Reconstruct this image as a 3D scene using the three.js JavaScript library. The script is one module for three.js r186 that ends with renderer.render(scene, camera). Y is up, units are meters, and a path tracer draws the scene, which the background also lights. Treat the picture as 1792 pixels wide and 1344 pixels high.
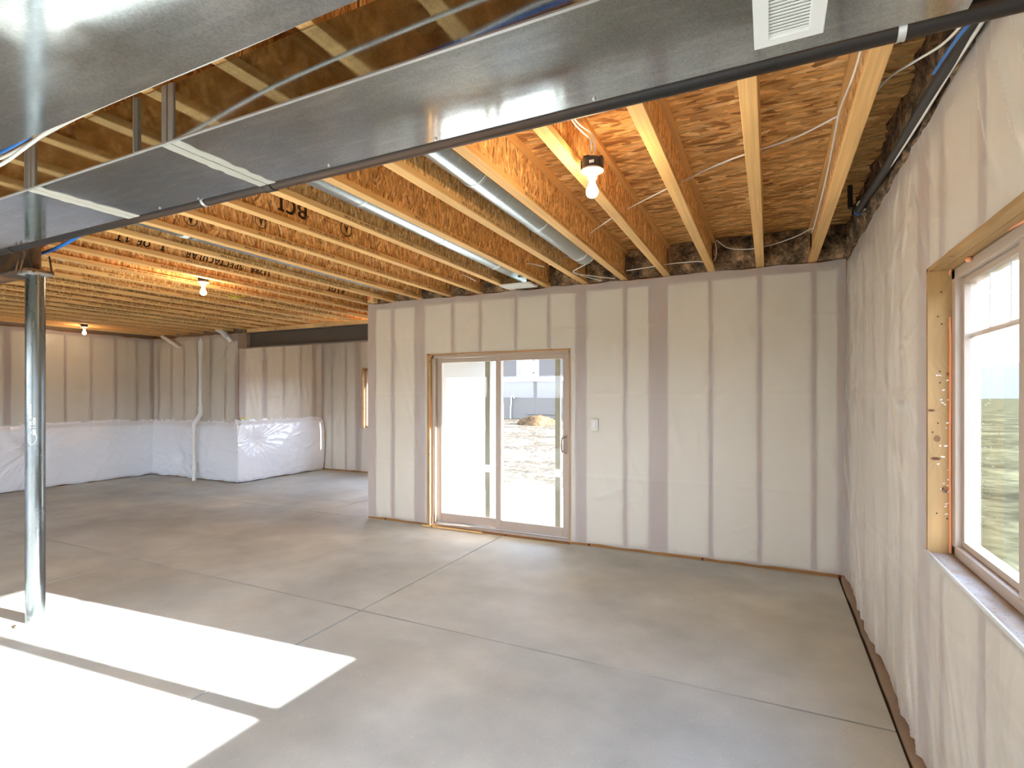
import * as THREE from 'three';
import { mergeGeometries, toCreasedNormals } from 'three/addons/utils/BufferGeometryUtils.js';
import { createNoise2D } from 'simplex-noise';
import { RoundedBoxGeometry } from 'three/addons/geometries/RoundedBoxGeometry.js';

// ---------------------------------------------------------------- camera, sky, sun, exposure
const scene = new THREE.Scene();
const FOCAL = 930, YAW = Math.atan2(450, 930);
const camera = new THREE.PerspectiveCamera(2 * Math.atan(672 / FOCAL) * 180 / Math.PI, 1792 / 1344, 0.05, 3000);
camera.position.set(0, 1.56, 0);
camera.rotation.set(0, YAW, 0);
camera.setViewOffset(1792, 1344, 0, -20, 1792, 1344);          // the lens is shifted up, so the verticals stay upright
scene.add(camera);

const SKY = { zenith: [0.36, 0.53, 0.86], horizon: [0.84, 0.94, 1.06], gain: 1.6 };
{
  const W = 256, H = 128, d = new Float32Array(W * H * 4);
  for (let j = 0; j < H; j++) {
    const up = Math.sin(((j + 0.5) / H - 0.5) * Math.PI), t = Math.pow(Math.max(0, up), 0.5);
    for (let i = 0; i < W; i++) {
      const k = (j * W + i) * 4;
      for (let c = 0; c < 3; c++) d[k + c] = SKY.gain * (up < 0 ? 0.5 * SKY.horizon[c] : SKY.horizon[c] * (1 - t) + SKY.zenith[c] * t);
      d[k + 3] = 1;
    }
  }
  const sky = new THREE.DataTexture(d, W, H, THREE.RGBAFormat, THREE.FloatType);
  sky.mapping = THREE.EquirectangularReflectionMapping; sky.colorSpace = THREE.LinearSRGBColorSpace;
  sky.magFilter = sky.minFilter = THREE.LinearFilter; sky.needsUpdate = true;
  scene.background = sky;
}
const sun = new THREE.DirectionalLight(new THREE.Color().setRGB(0.95, 1.0, 1.06), 9);
sun.position.set(40, 40 * 0.332, -40 * 0.09);
sun.castShadow = true; sun.target.position.set(0, 0, 0); sun.shadow.mapSize.set(4096, 4096);
Object.assign(sun.shadow.camera, { left: -22, right: 22, top: 14, bottom: -14, near: 1, far: 120 });
scene.add(sun, sun.target);

const renderer = new THREE.WebGLRenderer({ antialias: true });
renderer.toneMapping = THREE.LinearToneMapping;
renderer.toneMappingExposure = 8.5;
renderer.shadowMap.enabled = true;
const BULB = 0.14;                                               // candela-like strength of each bare bulb

// ---------------------------------------------------------------- small tools
let seed = 1234567;
const rnd = () => { seed = (seed * 1664525 + 1013904223) >>> 0; return seed / 4294967296; };
const rr = (a, b) => a + (b - a) * rnd();
const lerp = (a, b, t) => a + (b - a) * t, clamp = (x, a = 0, b = 1) => Math.min(b, Math.max(a, x));
const smooth = (a, b, x) => { const t = clamp((x - a) / (b - a)); return t * t * (3 - 2 * t); };
const hash = (i, j, s) => { let h = (i * 374761393 + j * 668265263 + s * 974711) | 0; h = Math.imul(h ^ (h >>> 13), 1274126177); return ((h ^ (h >>> 16)) >>> 0) / 4294967296; };
function noise(x, y, s = 0, px = 0, py = 0) {                   // value noise, periodic when px / py are given
  const i = Math.floor(x), j = Math.floor(y), fx = x - i, fy = y - j, u = fx * fx * (3 - 2 * fx), v = fy * fy * (3 - 2 * fy);
  const w = (a, p) => p ? ((a % p) + p) % p : a, i0 = w(i, px), i1 = w(i + 1, px), j0 = w(j, py), j1 = w(j + 1, py);
  return lerp(lerp(hash(i0, j0, s), hash(i1, j0, s), u), lerp(hash(i0, j1, s), hash(i1, j1, s), u), v) * 2 - 1;
}
function fbm(x, y, s, oct = 4, p = 0, q = 0) { let a = 0, g = 0.5, f = 1; for (let o = 0; o < oct; o++) { a += g * noise(x * f, y * f, s + o * 17, p * f, q * f); g *= 0.5; f *= 2; } return a; }
const ridge = (n) => Math.pow(1 - Math.min(1, Math.abs(n) * 2.2), 3);

const sx2 = createNoise2D(() => rnd()), sn = (x, y, s = 0) => sx2(x * 0.7 + s * 13.7, y * 0.7 - s * 7.3), ridge2 = (n, w = 0.45) => { const t = Math.max(0, 1 - Math.abs(n) / w); return t * t * (3 - 2 * t); };
const counts = {};
function numbered(n) { const k = counts[n] ?? 0; counts[n] = k + 1; return k ? n + '_' + String(k).padStart(3, '0') : n; }
function meta(o, label, category, group) { o.userData.label = label; o.userData.category = category; if (group) o.userData.group = group; return o; }
function thing(name, label, category, pos = [0, 0, 0], group) { const g = new THREE.Group(); g.name = numbered(name); g.position.set(...pos); scene.add(g); return meta(g, label, category, group); }
function structure(name, pos = [0, 0, 0], ry = 0) { const g = new THREE.Group(); g.name = name; g.position.set(...pos); g.rotation.y = ry; g.userData.kind = 'structure'; scene.add(g); return g; }
function part(parent, name, geo, mat, label) {
  const m = new THREE.Mesh(geo, mat); m.name = numbered(name); m.castShadow = m.receiveShadow = true; parent.add(m);
  if (label) m.userData.label = label; return m;
}
function uvMetres(g, along = 'x', off = [0, 0]) {               // box mapping in metres, u runs along the given axis
  g = g.index ? g.toNonIndexed() : g;
  const p = g.attributes.position, n = g.attributes.normal, uv = new Float32Array(p.count * 2);
  for (let t = 0; t < p.count; t += 3) {
    const nx = Math.abs(n.getX(t) + n.getX(t + 1) + n.getX(t + 2)), ny = Math.abs(n.getY(t) + n.getY(t + 1) + n.getY(t + 2)), nz = Math.abs(n.getZ(t) + n.getZ(t + 1) + n.getZ(t + 2));
    const m = nx >= ny && nx >= nz ? 'x' : ny >= nz ? 'y' : 'z';
    let ax = ['x', 'y', 'z'].filter((a) => a !== m); if (ax[1] === along) ax.reverse();
    for (let k = t; k < t + 3; k++) { const q = { x: p.getX(k), y: p.getY(k), z: p.getZ(k) }; uv[2 * k] = q[ax[0]] + off[0]; uv[2 * k + 1] = q[ax[1]] + off[1]; }
  }
  g.setAttribute('uv', new THREE.BufferAttribute(uv, 2)); return g;
}
function bx(x0, x1, y0, y1, z0, z1, along = 'x', off = [0, 0], r = 0) {   // a board between two corners
  const w = x1 - x0, h = y1 - y0, d = z1 - z0;
  let g = r ? new RoundedBoxGeometry(w, h, d, 1, Math.min(r, w / 2.01, h / 2.01, d / 2.01)) : new THREE.BoxGeometry(w, h, d);
  g.translate((x0 + x1) / 2, (y0 + y1) / 2, (z0 + z1) / 2);
  return uvMetres(g, along, off);
}
const merge = (list) => mergeGeometries(list.map((g) => (g.index ? g.toNonIndexed() : g)), false);
function tube(pts, r, seg = 0, rad = 8, closed = false) {
  const c = new THREE.CatmullRomCurve3(pts.map((p) => new THREE.Vector3(...p)), closed, 'centripetal');
  return new THREE.TubeGeometry(c, seg || Math.max(8, pts.length * 7), r, rad, closed);
}
function rod(a, b, r, rad = 20, r2 = r) {
  const A = new THREE.Vector3(...a), B = new THREE.Vector3(...b), L = A.distanceTo(B);
  const g = new THREE.CylinderGeometry(r2, r, L, rad, 1);
  g.translate(0, L / 2, 0); g.applyQuaternion(new THREE.Quaternion().setFromUnitVectors(new THREE.Vector3(0, 1, 0), B.sub(A).normalize())); g.translate(...a); return g;
}
const lathe = (prof, seg = 24) => new THREE.LatheGeometry(prof.map((p) => new THREE.Vector2(...p)), seg);

// ---------------------------------------------------------------- textures
function canvas(w, h, draw) { const c = document.createElement('canvas'); c.width = w; c.height = h; draw(c.getContext('2d'), w, h); return c; }
function canvasTex(c, perMetreX, perMetreY, srgb = true, rot = 0) {
  const t = new THREE.CanvasTexture(c); t.wrapS = t.wrapT = THREE.RepeatWrapping; t.repeat.set(perMetreX, perMetreY); t.rotation = rot;
  if (srgb) t.colorSpace = THREE.SRGBColorSpace; t.anisotropy = 8; return t;
}
function dataTex(n, m, f, repX, repY, srgb = false) {
  const d = new Uint8Array(n * m * 4);
  for (let j = 0; j < m; j++) for (let i = 0; i < n; i++) { const v = f(i / n, j / m), k = (j * n + i) * 4; for (let c = 0; c < 3; c++) d[k + c] = 255 * clamp(typeof v === 'number' ? v : v[c]); d[k + 3] = 255; }
  const t = new THREE.DataTexture(d, n, m); t.wrapS = t.wrapT = THREE.RepeatWrapping; t.magFilter = THREE.LinearFilter; t.minFilter = THREE.LinearMipmapLinearFilter; t.generateMipmaps = true;
  t.repeat.set(repX, repY); if (srgb) t.colorSpace = THREE.SRGBColorSpace; t.needsUpdate = true; return t;
}
function osbCanvas(n, spread, tones, big = 1) {                          // strands lie mostly along u
  return canvas(n, n, (c, w, h) => {
    c.fillStyle = 'rgb(176,128,74)'; c.fillRect(0, 0, w, h);
    for (let k = 0; k < 5200 / big; k++) {
      const x = rnd() * w, y = rnd() * h, L = rr(22, 92) * big, B = rr(4, 15) * big, a = (rnd() + rnd() + rnd() - 1.5) * spread, t = tones[Math.floor(rnd() * tones.length)], v = rr(0.86, 1.12);
      c.fillStyle = `rgba(${t[0] * v | 0},${t[1] * v | 0},${t[2] * v | 0},${rr(0.5, 0.95)})`;
      const e = [rr(0.1, 0.3), rr(0.1, 0.3), rr(-0.3, 0.3)];
      for (const ox of [0, -w, w]) for (const oy of [0, -h, h]) {
        if (x + ox < -180 || x + ox > w + 180 || y + oy < -180 || y + oy > h + 180) continue;
        c.save(); c.translate(x + ox, y + oy); c.rotate(a); c.beginPath();
        c.moveTo(-L / 2, -B * e[0]); c.lineTo(-L * 0.3, -B / 2); c.lineTo(L * 0.36, -B * 0.45); c.lineTo(L / 2, B * e[2]); c.lineTo(L * 0.3, B / 2); c.lineTo(-L * 0.4, B * 0.42); c.closePath(); c.fill();
        if (k % 9 === 0) { c.strokeStyle = 'rgba(70,38,14,0.55)'; c.lineWidth = 1.2; c.beginPath(); c.moveTo(-L / 2, B / 2); c.lineTo(L * 0.3, B / 2); c.stroke(); }
        c.restore();
      }
    }
  });
}
const OSB_TONES = [[214, 170, 108], [202, 154, 92], [224, 188, 130], [186, 136, 76], [208, 160, 98], [164, 114, 62], [196, 146, 84], [132, 86, 44]];
const osbFine = osbCanvas(1024, 0.75, OSB_TONES), osbFloor = osbCanvas(1024, 0.62, OSB_TONES, 1.7);
function grainTex(n, m, base, contrast, knots, s) {             // long grain along u
  const K = []; for (let k = 0; k < knots; k++) K.push([rnd(), rnd(), rr(0.006, 0.016)]);
  return (repX, repY) => dataTex(n, m, (u, v) => {
    let warp = 0, dark = 0;
    for (const [a, b, r] of K) { let du = Math.abs(u - a); du = Math.min(du, 1 - du); let dv = v - b; if (dv > 0.5) dv -= 1; if (dv < -0.5) dv += 1; const d = Math.hypot(du * 1.6, dv * 0.35) / r; warp += Math.sign(dv || 1) * Math.exp(-d * 0.5) * 0.6; dark = Math.max(dark, smooth(1.3, 0.6, d)); }
    const g = fbm(u * 4, v * 26 + warp * 3, s, 4, 4, 26) * 0.7 + 0.5 * Math.sin((v * 30 + warp * 6 + 3 * noise(u * 3, v * 5, s + 5, 3, 5)) * 2 * Math.PI) * 0.25;
    const t = 1 + contrast * g, q = fbm(u * 5, v * 6, s + 40, 3, 5, 6) * 0.1;
    return base.map((c, i) => (c * (t + q) * (1 - dark * [0.45, 0.62, 0.75][i])) / 255);
  }, repX, repY, true);
}
const flangeMap = grainTex(512, 128, [226, 178, 112], 0.12, 1, 7)(0.42, 3.2);
const boardMap = grainTex(512, 256, [226, 186, 124], 0.12, 9, 21)(0.9, 1.6);
const studMap = grainTex(256, 128, [150, 94, 60], 0.12, 2, 33)(0.5, 3);
const concreteMap = dataTex(1024, 1024, (u, v) => {
  const a = fbm(u * 5, v * 5, 3, 5, 5, 5) * 0.16 + fbm(u * 22, v * 22, 9, 3, 22, 22) * 0.06 + fbm(u * 3, v * 14, 57, 3, 3, 14) * 0.06;
  const speck = hash(Math.floor(u * 1024), Math.floor(v * 1024), 5), sp = speck > 0.9985 ? 0.16 : speck < 0.0012 ? -0.14 : 0;
  const t = 1 + a + sp + (speck - 0.5) * 0.04, warm = fbm(u * 4, v * 4, 71, 3, 4, 4);
  return [(198 + warm * 10) * t / 255, (186 + warm * 2) * t / 255, (174 - warm * 8) * t / 255];
}, 1 / 4.1, 1 / 4.1, true);
const concreteBump = dataTex(512, 512, (u, v) => 0.5 + fbm(u * 9, v * 9, 11, 5, 9, 9) * 0.6 + (hash(Math.floor(u * 512), Math.floor(v * 512), 6) > 0.997 ? -0.4 : 0), 0.5, 0.5);
const spangleMap = dataTex(512, 512, (u, v) => {                // galvanised bloom, fine scuffs along u
  const g = hash(Math.floor(u * 170), Math.floor(v * 170), 2), f = hash(Math.floor(u * 512), Math.floor(v * 512), 3), s = fbm(u * 6, v * 30, 91, 4, 6, 30), t = 0.92 + 0.09 * (g - 0.5) + 0.09 * (f - 0.5) + 0.14 * Math.max(0, s);
  return [t * 0.98, t, t];
}, 1.4, 1.4, true);
const spangleRough = dataTex(512, 512, (u, v) => { const t = 0.75 + fbm(u * 5, v * 9, 61, 5, 5, 9) * 0.5 + 0.2 * Math.max(0, ridge(fbm(u * 4, v * 22, 63, 3, 4, 22)) - 0.6); return [0, t, 1]; }, 0.9, 0.9);
const filmBump = dataTex(1024, 1024, (u, v) => {                // creases of thin film
  const wx = fbm(u * 3, v * 3, 5, 3, 3, 3) * 0.7;
  const a = ridge(fbm((u * 9) + wx * 2, v * 2, 8, 3, 9, 2)), b = ridge(noise(u * 5 + v * 4, v * 6 - u * 3 + wx, 15)), c = fbm(u * 7, v * 4, 44, 4, 7, 4);
  return 0.35 + 0.32 * a + 0.0 * b + 0.35 * c;
}, 0.55, 0.42);
const woolMap = dataTex(512, 512, (u, v) => { const a = fbm(u * 7, v * 7, 4, 5, 7, 7), b = fbm(u * 40, v * 40, 14, 3, 40, 40), t = 1 + a * 1.0 + b * 0.5; return [112 * t / 255, 90 * t / 255, 66 * t / 255]; }, 1.8, 1.8, true);
const rustMap = dataTex(512, 256, (u, v) => { const a = fbm(u * 8, v * 5, 31, 5, 8, 5), b = fbm(u * 40, v * 20, 37, 3, 40, 20), t = clamp(0.5 + a * 1.3 + b * 0.3); return [lerp(62, 128, t) / 255, lerp(52, 84, t) / 255, lerp(44, 42, t) / 255]; }, 0.8, 1.4, true);
const dirtMap = dataTex(512, 512, (u, v) => { const a = fbm(u * 6, v * 6, 51, 5, 6, 6), b = fbm(u * 50, v * 50, 53, 3, 50, 50), t = 1 + a * 0.35 + b * 0.45; return [186 * t / 255, 164 * t / 255, 138 * t / 255]; }, 0.3, 0.3, true);
const fieldMap = dataTex(512, 512, (u, v) => { const a = fbm(u * 5, v * 5, 81, 5, 5, 5), b = fbm(u * 50, v * 50, 83, 3, 50, 50), t = 1 + a * 0.4 + b * 0.3; return [168 * t / 255, 160 * t / 255, 118 * t / 255]; }, 0.11, 0.11, true);
const dustMap = dataTex(512, 256, (u, v) => { const a = fbm(u * 9, v * 6, 131, 5, 9, 6), g = fbm(u * 3, v * 20, 133, 4, 3, 20), h = hash(Math.floor(u * 256), Math.floor(v * 128), 9), t = clamp(0.72 + a * 0.9), k = 1 + g * 0.15 - (h > 0.985 ? 0.35 : 0); return [lerp(200, 226, t) * k / 255, lerp(160, 214, t) * k / 255, lerp(118, 200, t) * k / 255]; }, 1, 2, true);

function textTex(w, h, draw) { const t = new THREE.CanvasTexture(canvas(w, h, draw)); t.colorSpace = THREE.SRGBColorSpace; t.anisotropy = 8; return t; }

// ---------------------------------------------------------------- materials
const std = (o) => new THREE.MeshStandardMaterial(o), phys = (o) => new THREE.MeshPhysicalMaterial(o);
const rgb = (r, g, b) => new THREE.Color().setRGB(r, g, b);
const M = {
  concrete: std({ map: concreteMap, bumpMap: concreteBump, bumpScale: 0.0012, roughness: 0.6, color: rgb(0.88, 1.01, 1.05) }),
  underslab: std({ color: 0x3a332c, roughness: 1 }),
  curb: std({ map: concreteMap, bumpMap: concreteBump, bumpScale: 0.004, roughness: 0.9, color: rgb(0.5, 0.42, 0.33) }),
  osbWeb: std({ map: canvasTex(osbFine, 0.85, 0.85, true, Math.PI / 2), bumpMap: canvasTex(osbFine, 0.85, 0.85, false, Math.PI / 2), bumpScale: 0.001, roughness: 0.82, color: rgb(1.55, 1.66, 1.8) }),
  osbFloor: std({ map: canvasTex(osbFloor, 0.6, 0.6), bumpMap: canvasTex(osbFloor, 0.6, 0.6, false), bumpScale: 0.0012, roughness: 0.85, color: rgb(1.36, 1.4, 1.4) }),
  flange: std({ map: flangeMap, roughness: 0.7 }),
  board: std({ map: boardMap, roughness: 0.7 }),
  jamb: std({ map: boardMap, roughness: 0.7, color: rgb(0.55, 0.5, 0.46) }),
  stud: std({ map: studMap, roughness: 0.8 }),
  plate: std({ map: boardMap, roughness: 0.85, color: rgb(0.4, 0.3, 0.22) }),
  sheathing: std({ map: canvasTex(osbFloor, 0.6, 0.6), roughness: 0.9 }),
  siding: phys({ color: rgb(0.34, 0.325, 0.3), roughness: 0.9, specularIntensity: 0 }),
  batt: std({ color: rgb(0.85, 0.79, 0.68), roughness: 1 }),
  wool: std({ map: woolMap, bumpMap: woolMap, bumpScale: 0.012, roughness: 1 }),
  film: phys({ color: rgb(0.88, 0.85, 0.78), roughness: 0.34, transmission: 0.6, thickness: 0, ior: 1.42, bumpMap: filmBump, bumpScale: 0.002, side: THREE.DoubleSide }),
  filmLoose: phys({ color: rgb(0.88, 0.85, 0.78), roughness: 0.36, transmission: 0.58, thickness: 0, ior: 1.42, bumpMap: filmBump, bumpScale: 0.005, side: THREE.DoubleSide }),
  blanket: phys({ color: rgb(0.8, 0.81, 0.83), roughness: 0.28, bumpMap: filmBump, bumpScale: 0.002, side: THREE.DoubleSide, clearcoat: 0.5, clearcoatRoughness: 0.15 }),
  galv: std({ map: spangleMap, roughnessMap: spangleRough, roughness: 0.15, metalness: 1, color: rgb(0.6, 0.62, 0.63) }),
  cleat: std({ roughness: 0.5, metalness: 0.7, color: rgb(0.42, 0.41, 0.38) }),
  bright: std({ map: spangleMap, roughness: 0.3, metalness: 1, color: rgb(0.6, 0.63, 0.64) }),
  steel: std({ roughnessMap: spangleRough, roughness: 0.4, metalness: 1, color: rgb(0.25, 0.27, 0.27) }),
  zinc: std({ roughness: 0.4, metalness: 0.9, color: rgb(0.66, 0.67, 0.66) }),
  black: std({ map: rustMap, roughness: 0.5, metalness: 0.2, color: rgb(0.28, 0.3, 0.34) }),
  rust: std({ map: rustMap, roughness: 0.75, metalness: 0.15 }),
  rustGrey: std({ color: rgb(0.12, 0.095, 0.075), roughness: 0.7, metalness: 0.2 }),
  mastic: std({ color: rgb(0.42, 0.4, 0.34), roughness: 0.9 }),
  vinyl: std({ color: rgb(0.45, 0.355, 0.275), roughness: 0.45 }),
  vinylDark: std({ color: rgb(0.4, 0.32, 0.26), roughness: 0.5 }),
  screenFrame: std({ color: rgb(0.3, 0.29, 0.2), roughness: 0.5 }),
  pale: std({ color: rgb(0.72, 0.78, 0.74), roughness: 0.5 }),
  glass: phys({ color: 0xffffff, roughness: 0, transmission: 1, thickness: 0, ior: 1.5 }),
  white: std({ color: rgb(0.8, 0.8, 0.77), roughness: 0.4 }),
  offwhite: std({ color: rgb(0.72, 0.7, 0.64), roughness: 0.45 }),
  porcelain: phys({ color: rgb(0.42, 0.41, 0.39), roughness: 0.25, clearcoat: 0.6 }),
  blackPlastic: std({ color: rgb(0.03, 0.027, 0.025), roughness: 0.5 }),
  cable: std({ color: rgb(0.76, 0.74, 0.68), roughness: 0.5 }),
  pvc: std({ color: rgb(0.76, 0.74, 0.69), roughness: 0.35 }),
  pexBlue: std({ color: rgb(0.02, 0.16, 0.5), roughness: 0.35 }),
  pexRed: std({ color: rgb(0.65, 0.03, 0.03), roughness: 0.35 }),
  yellow: std({ color: rgb(0.7, 0.6, 0.05), roughness: 0.5 }),
  foam: std({ color: rgb(0.85, 0.34, 0.16), roughness: 0.9 }),
  orange: std({ color: rgb(0.8, 0.2, 0.08), roughness: 0.8 }),
  sillWood: std({ map: dustMap, roughness: 0.8, color: rgb(0.55, 0.53, 0.52) }),
  dark: std({ color: rgb(0.02, 0.02, 0.02), roughness: 0.8 }),
  dirt: phys({ map: dirtMap, roughness: 1, specularIntensity: 0, color: rgb(0.19, 0.195, 0.2) }),
  mound: phys({ map: dirtMap, roughness: 1, specularIntensity: 0, color: rgb(0.15, 0.115, 0.085) }),
  field: phys({ map: fieldMap, roughness: 1, specularIntensity: 0, color: rgb(0.115, 0.118, 0.125) }),
  hill: phys({ color: rgb(0.085, 0.105, 0.135), roughness: 1, specularIntensity: 0 }),
  patio: phys({ map: concreteMap, roughness: 0.9, specularIntensity: 0, color: rgb(0.42, 0.41, 0.4) }),
  houseGrey: phys({ color: rgb(0.125, 0.108, 0.092), roughness: 0.9, specularIntensity: 0 }),
  houseBase: phys({ color: rgb(0.135, 0.115, 0.096), roughness: 0.9, specularIntensity: 0 }),
  houseTrim: std({ color: rgb(0.62, 0.62, 0.62), roughness: 0.7 }),
  paneDark: phys({ color: rgb(0.12, 0.14, 0.14), roughness: 0.05, metalness: 0, clearcoat: 1 }),
};
const glow = std({ color: rgb(1, 0.95, 0.85), emissive: rgb(1.0, 0.82, 0.55), emissiveIntensity: 1.0, roughness: 0.3 });

// ---------------------------------------------------------------- film over a wall: a grid with openings
function sheet(w, y0, y1, holes, step, disp, x0 = 0, stepY = step) {
  const cut = (a, b, marks, step) => { const m = [...new Set([a, b, ...marks.filter((q) => q > a && q < b)])].sort((p, q) => p - q), out = []; for (let k = 0; k < m.length - 1; k++) { const n = Math.max(1, Math.round((m[k + 1] - m[k]) / step)); for (let i = 0; i < n; i++) out.push(lerp(m[k], m[k + 1], i / n)); } out.push(b); return out; };
  const xs = cut(x0, w, holes.flatMap((h) => [h[0], h[1]]), step), ys = cut(y0, y1, holes.flatMap((h) => [h[2], h[3]]), stepY);
  const pos = [], uv = [], idx = [], nx = xs.length;
  for (const y of ys) for (const x of xs) { const d = disp(x, y); pos.push(x + (d[1] ?? 0), y + (d[2] ?? 0), d[0]); uv.push(x, y); }
  for (let j = 0; j < ys.length - 1; j++) for (let i = 0; i < nx - 1; i++) {
    const cx = (xs[i] + xs[i + 1]) / 2, cy = (ys[j] + ys[j + 1]) / 2;
    if (holes.some((h) => cx > h[0] && cx < h[1] && cy > h[2] && cy < h[3])) continue;
    const a = j * nx + i; idx.push(a, a + 1, a + nx + 1, a, a + nx + 1, a + nx);
  }
  const g = new THREE.BufferGeometry();
  g.setAttribute('position', new THREE.Float32BufferAttribute(pos, 3)); g.setAttribute('uv', new THREE.Float32BufferAttribute(uv, 2)); g.setIndex(idx); g.computeVertexNormals(); return g;
}
function filmFold(s, amp = 1, lean = 0, holes = []) {           // folds of the hung film: soft vertical sags, slanting pulls, unrolled creases
  return (x, y) => {
    const q = x + lean * y, sag = 0.005 * (1 + sn(x * 2.4 + 0.3 * sn(x, y * 0.8, s + 1), y * 0.3, s));
    const pull = ridge2(sn(q * 4.2 + y * 0.9, y * 0.6 - q * 0.35, s + 2), 0.4) * 0.009 * smooth(-0.15, 0.5, sn(x * 1.1, y * 0.9, s + 3));
    const pull2 = ridge2(sn(q * 2.6 - y * 3.0, y * 1.0 + q, s + 4), 0.28) * 0.0045 * smooth(0.0, 0.6, sn(x * 0.9 + 5, y * 0.9, s + 5));
    const fine = ridge2(sn(q * 7 + y * 1.2, y * 0.8, s + 6), 0.5) * 0.0025 * smooth(0.1, 0.7, sn(x * 1.4, y * 1.1, s + 7));
    const crease = 0.003 * (Math.exp(-Math.pow((y - 1.57) / 0.014, 2)) + Math.exp(-Math.pow((y - 0.72) / 0.014, 2)) + Math.exp(-Math.pow((y - 2.26) / 0.014, 2)));
    let edge = 0.3 + 0.7 * smooth(2.7, 2.5, y);
    for (const h of holes) { const dx = Math.max(h[0] - x, x - h[1], 0), dy = Math.max(h[2] - y, y - h[3], 0); edge *= smooth(-0.02, 0.16, Math.hypot(dx, dy)); }
    return [0.002 + edge * (amp * (sag + pull + pull2 + fine) + crease), 0, y > 2.6 ? 0.012 * sn(x * 4, 3, s + 8) : y < 0.1 ? 0.006 * sn(x * 4, 5, s + 9) : 0];
  };
}

// ---------------------------------------------------------------- framed walls (setting): studs, plates, batts and sheathing, seen through the film
const WT = 0.14;
function framedWall(name, A, len, ry, studs, holes = [], h = 2.69, ext = [0.18, 0.18]) {
  holes = holes.map((o) => [o[0], o[1], o[2] - 0.031, o[3]]);
  const g = structure(name, [A[0], 0, A[1]], ry);
  const cutY = (x0, x1, y0, y1) => { let spans = [[y0, y1]]; for (const o of holes) if (x1 > o[0] - 0.001 && x0 < o[1] + 0.001) spans = spans.flatMap(([a, b]) => [[a, Math.min(b, o[2])], [Math.max(a, o[3]), b]]).filter(([a, b]) => b - a > 0.02); return spans; };
  for (const [x, w] of studs) for (const [a, b] of cutY(x - w / 2, x + w / 2, 0.045, h - 0.05)) part(g, 'stud', bx(x - w / 2, x + w / 2, a, b, -WT, -0.001, 'y', [rnd() * 3, rnd()]), M.stud);
  const doors = holes.filter((o) => o[2] < 0.05), xs = [0, ...doors.flatMap((o) => [o[0], o[1]]), len];
  for (let k = 0; k < xs.length; k += 2) part(g, 'bottom_plate', bx(xs[k], xs[k + 1], 0.001, 0.045, -WT, 0.0, 'x', [rnd(), 0]), M.plate);
  part(g, 'top_plate', bx(0, len, h - 0.05, h + 0.025, -WT, -0.001, 'x', [rnd(), 0]), M.stud);
  const edges = [0, ...studs.flatMap(([x, w]) => [x - w / 2, x + w / 2]).sort((a, b) => a - b), len];
  for (let k = 0; k < edges.length; k += 2) { const a = edges[k], b = edges[k + 1]; if (b - a < 0.03) continue;
    const os = holes.filter((o) => o[0] < b - 0.001 && o[1] > a + 0.001), cs = [...new Set([a, b, ...os.flatMap((o) => [clamp(o[0], a, b), clamp(o[1], a, b)])])].sort((p, q) => p - q);
    for (let i = 0; i < cs.length - 1; i++) if (cs[i + 1] - cs[i] > 0.015) for (const [y0, y1] of cutY(cs[i] + 0.003, cs[i + 1] - 0.003, 0.045, h - 0.05)) part(g, 'insulation_batt', bx(cs[i] + 0.001, cs[i + 1] - 0.001, y0, y1, -WT + 0.01, -0.006 - 0.006 * rnd(), 'y'), M.batt); }
  // sheathing and siding behind, with the same openings
  const ex = [...new Set([-ext[0], len + ext[1], ...holes.flatMap((o) => [o[0], o[1]])])].sort((p, q) => p - q);
  for (let i = 0; i < ex.length - 1; i++) for (const [y0, y1] of cutY(ex[i] + 0.003, ex[i + 1] - 0.003, -0.25, 3.3)) { part(g, 'sheathing', bx(ex[i], ex[i + 1], y0, y1, -WT - 0.012, -WT, 'x'), M.sheathing); part(g, 'siding', bx(ex[i], ex[i + 1], y0, y1, -WT - 0.035, -WT - 0.012, 'x'), M.siding); }
  return g;
}
const every = (a, b, s = 0.406, w = 0.038) => { const o = []; for (let x = a; x < b; x += s) o.push([x, w]); return o; };

const XR = 0.6, ZB = -5.3, XC = -4.6, XL = -11, ZF = -6.4, XS = -8.5, ZA = -8.35, ZN = 4.2;
// openings: [from, to, bottom, top] along each wall
const DOOR = [0.90, 2.725, -0.3, 2.06];                        // in the back wall, from x = -3.70 to -1.875
const WIN = [2.514, 5.27, 0.904, 2.096], WIN2 = [5.6, 9.1, 0.1, 2.2], NWIN = [2.0, 10.5, 0.3, 2.25];   // in the right wall
const AWIN = [1.085, 3.55, 0.9, 2.11];                          // in the alcove's back wall
const SWIN = [1.81, 2.61, 0.96, 2.11];                          // in the alcove's right wall

const wallBack = framedWall('wall_back', [XC, ZB], 5.2, 0, [[0.06, 0.12], [0.385, 0.05], [0.79, 0.15], [1.26, 0.038], [1.63, 0.038], [2.08, 0.038], [2.47, 0.038], [2.83, 0.12], [3.295, 0.042], [3.62, 0.18], [4.105, 0.038], [4.52, 0.038], [4.95, 0.042], [5.16, 0.07]], [DOOR], 2.69, [-0.165, 0.18]);
const wallRight = framedWall('wall_right', [XR, ZB], ZN - ZB, -Math.PI / 2, [[0.04, 0.08], [0.42, 0.038], [0.8, 0.038], [1.2, 0.038], [1.61, 0.038], [2.0, 0.038], [2.43, 0.16], [2.71, 0.038], [3.14, 0.038], [3.55, 0.038], [3.96, 0.038], [4.37, 0.038], [4.78, 0.038], [5.435, 0.3], [9.2, 0.15]], [WIN, WIN2]);
const wallLeft = framedWall('wall_left', [XL, ZN], ZN - ZF, Math.PI / 2, [...every(0.3, 8.0), [8.35, 0.09], [8.74, 0.038], [9.13, 0.038], [9.52, 0.038], [9.92, 0.038], [10.29, 0.038], [10.56, 0.05]], [], 2.66);
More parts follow.
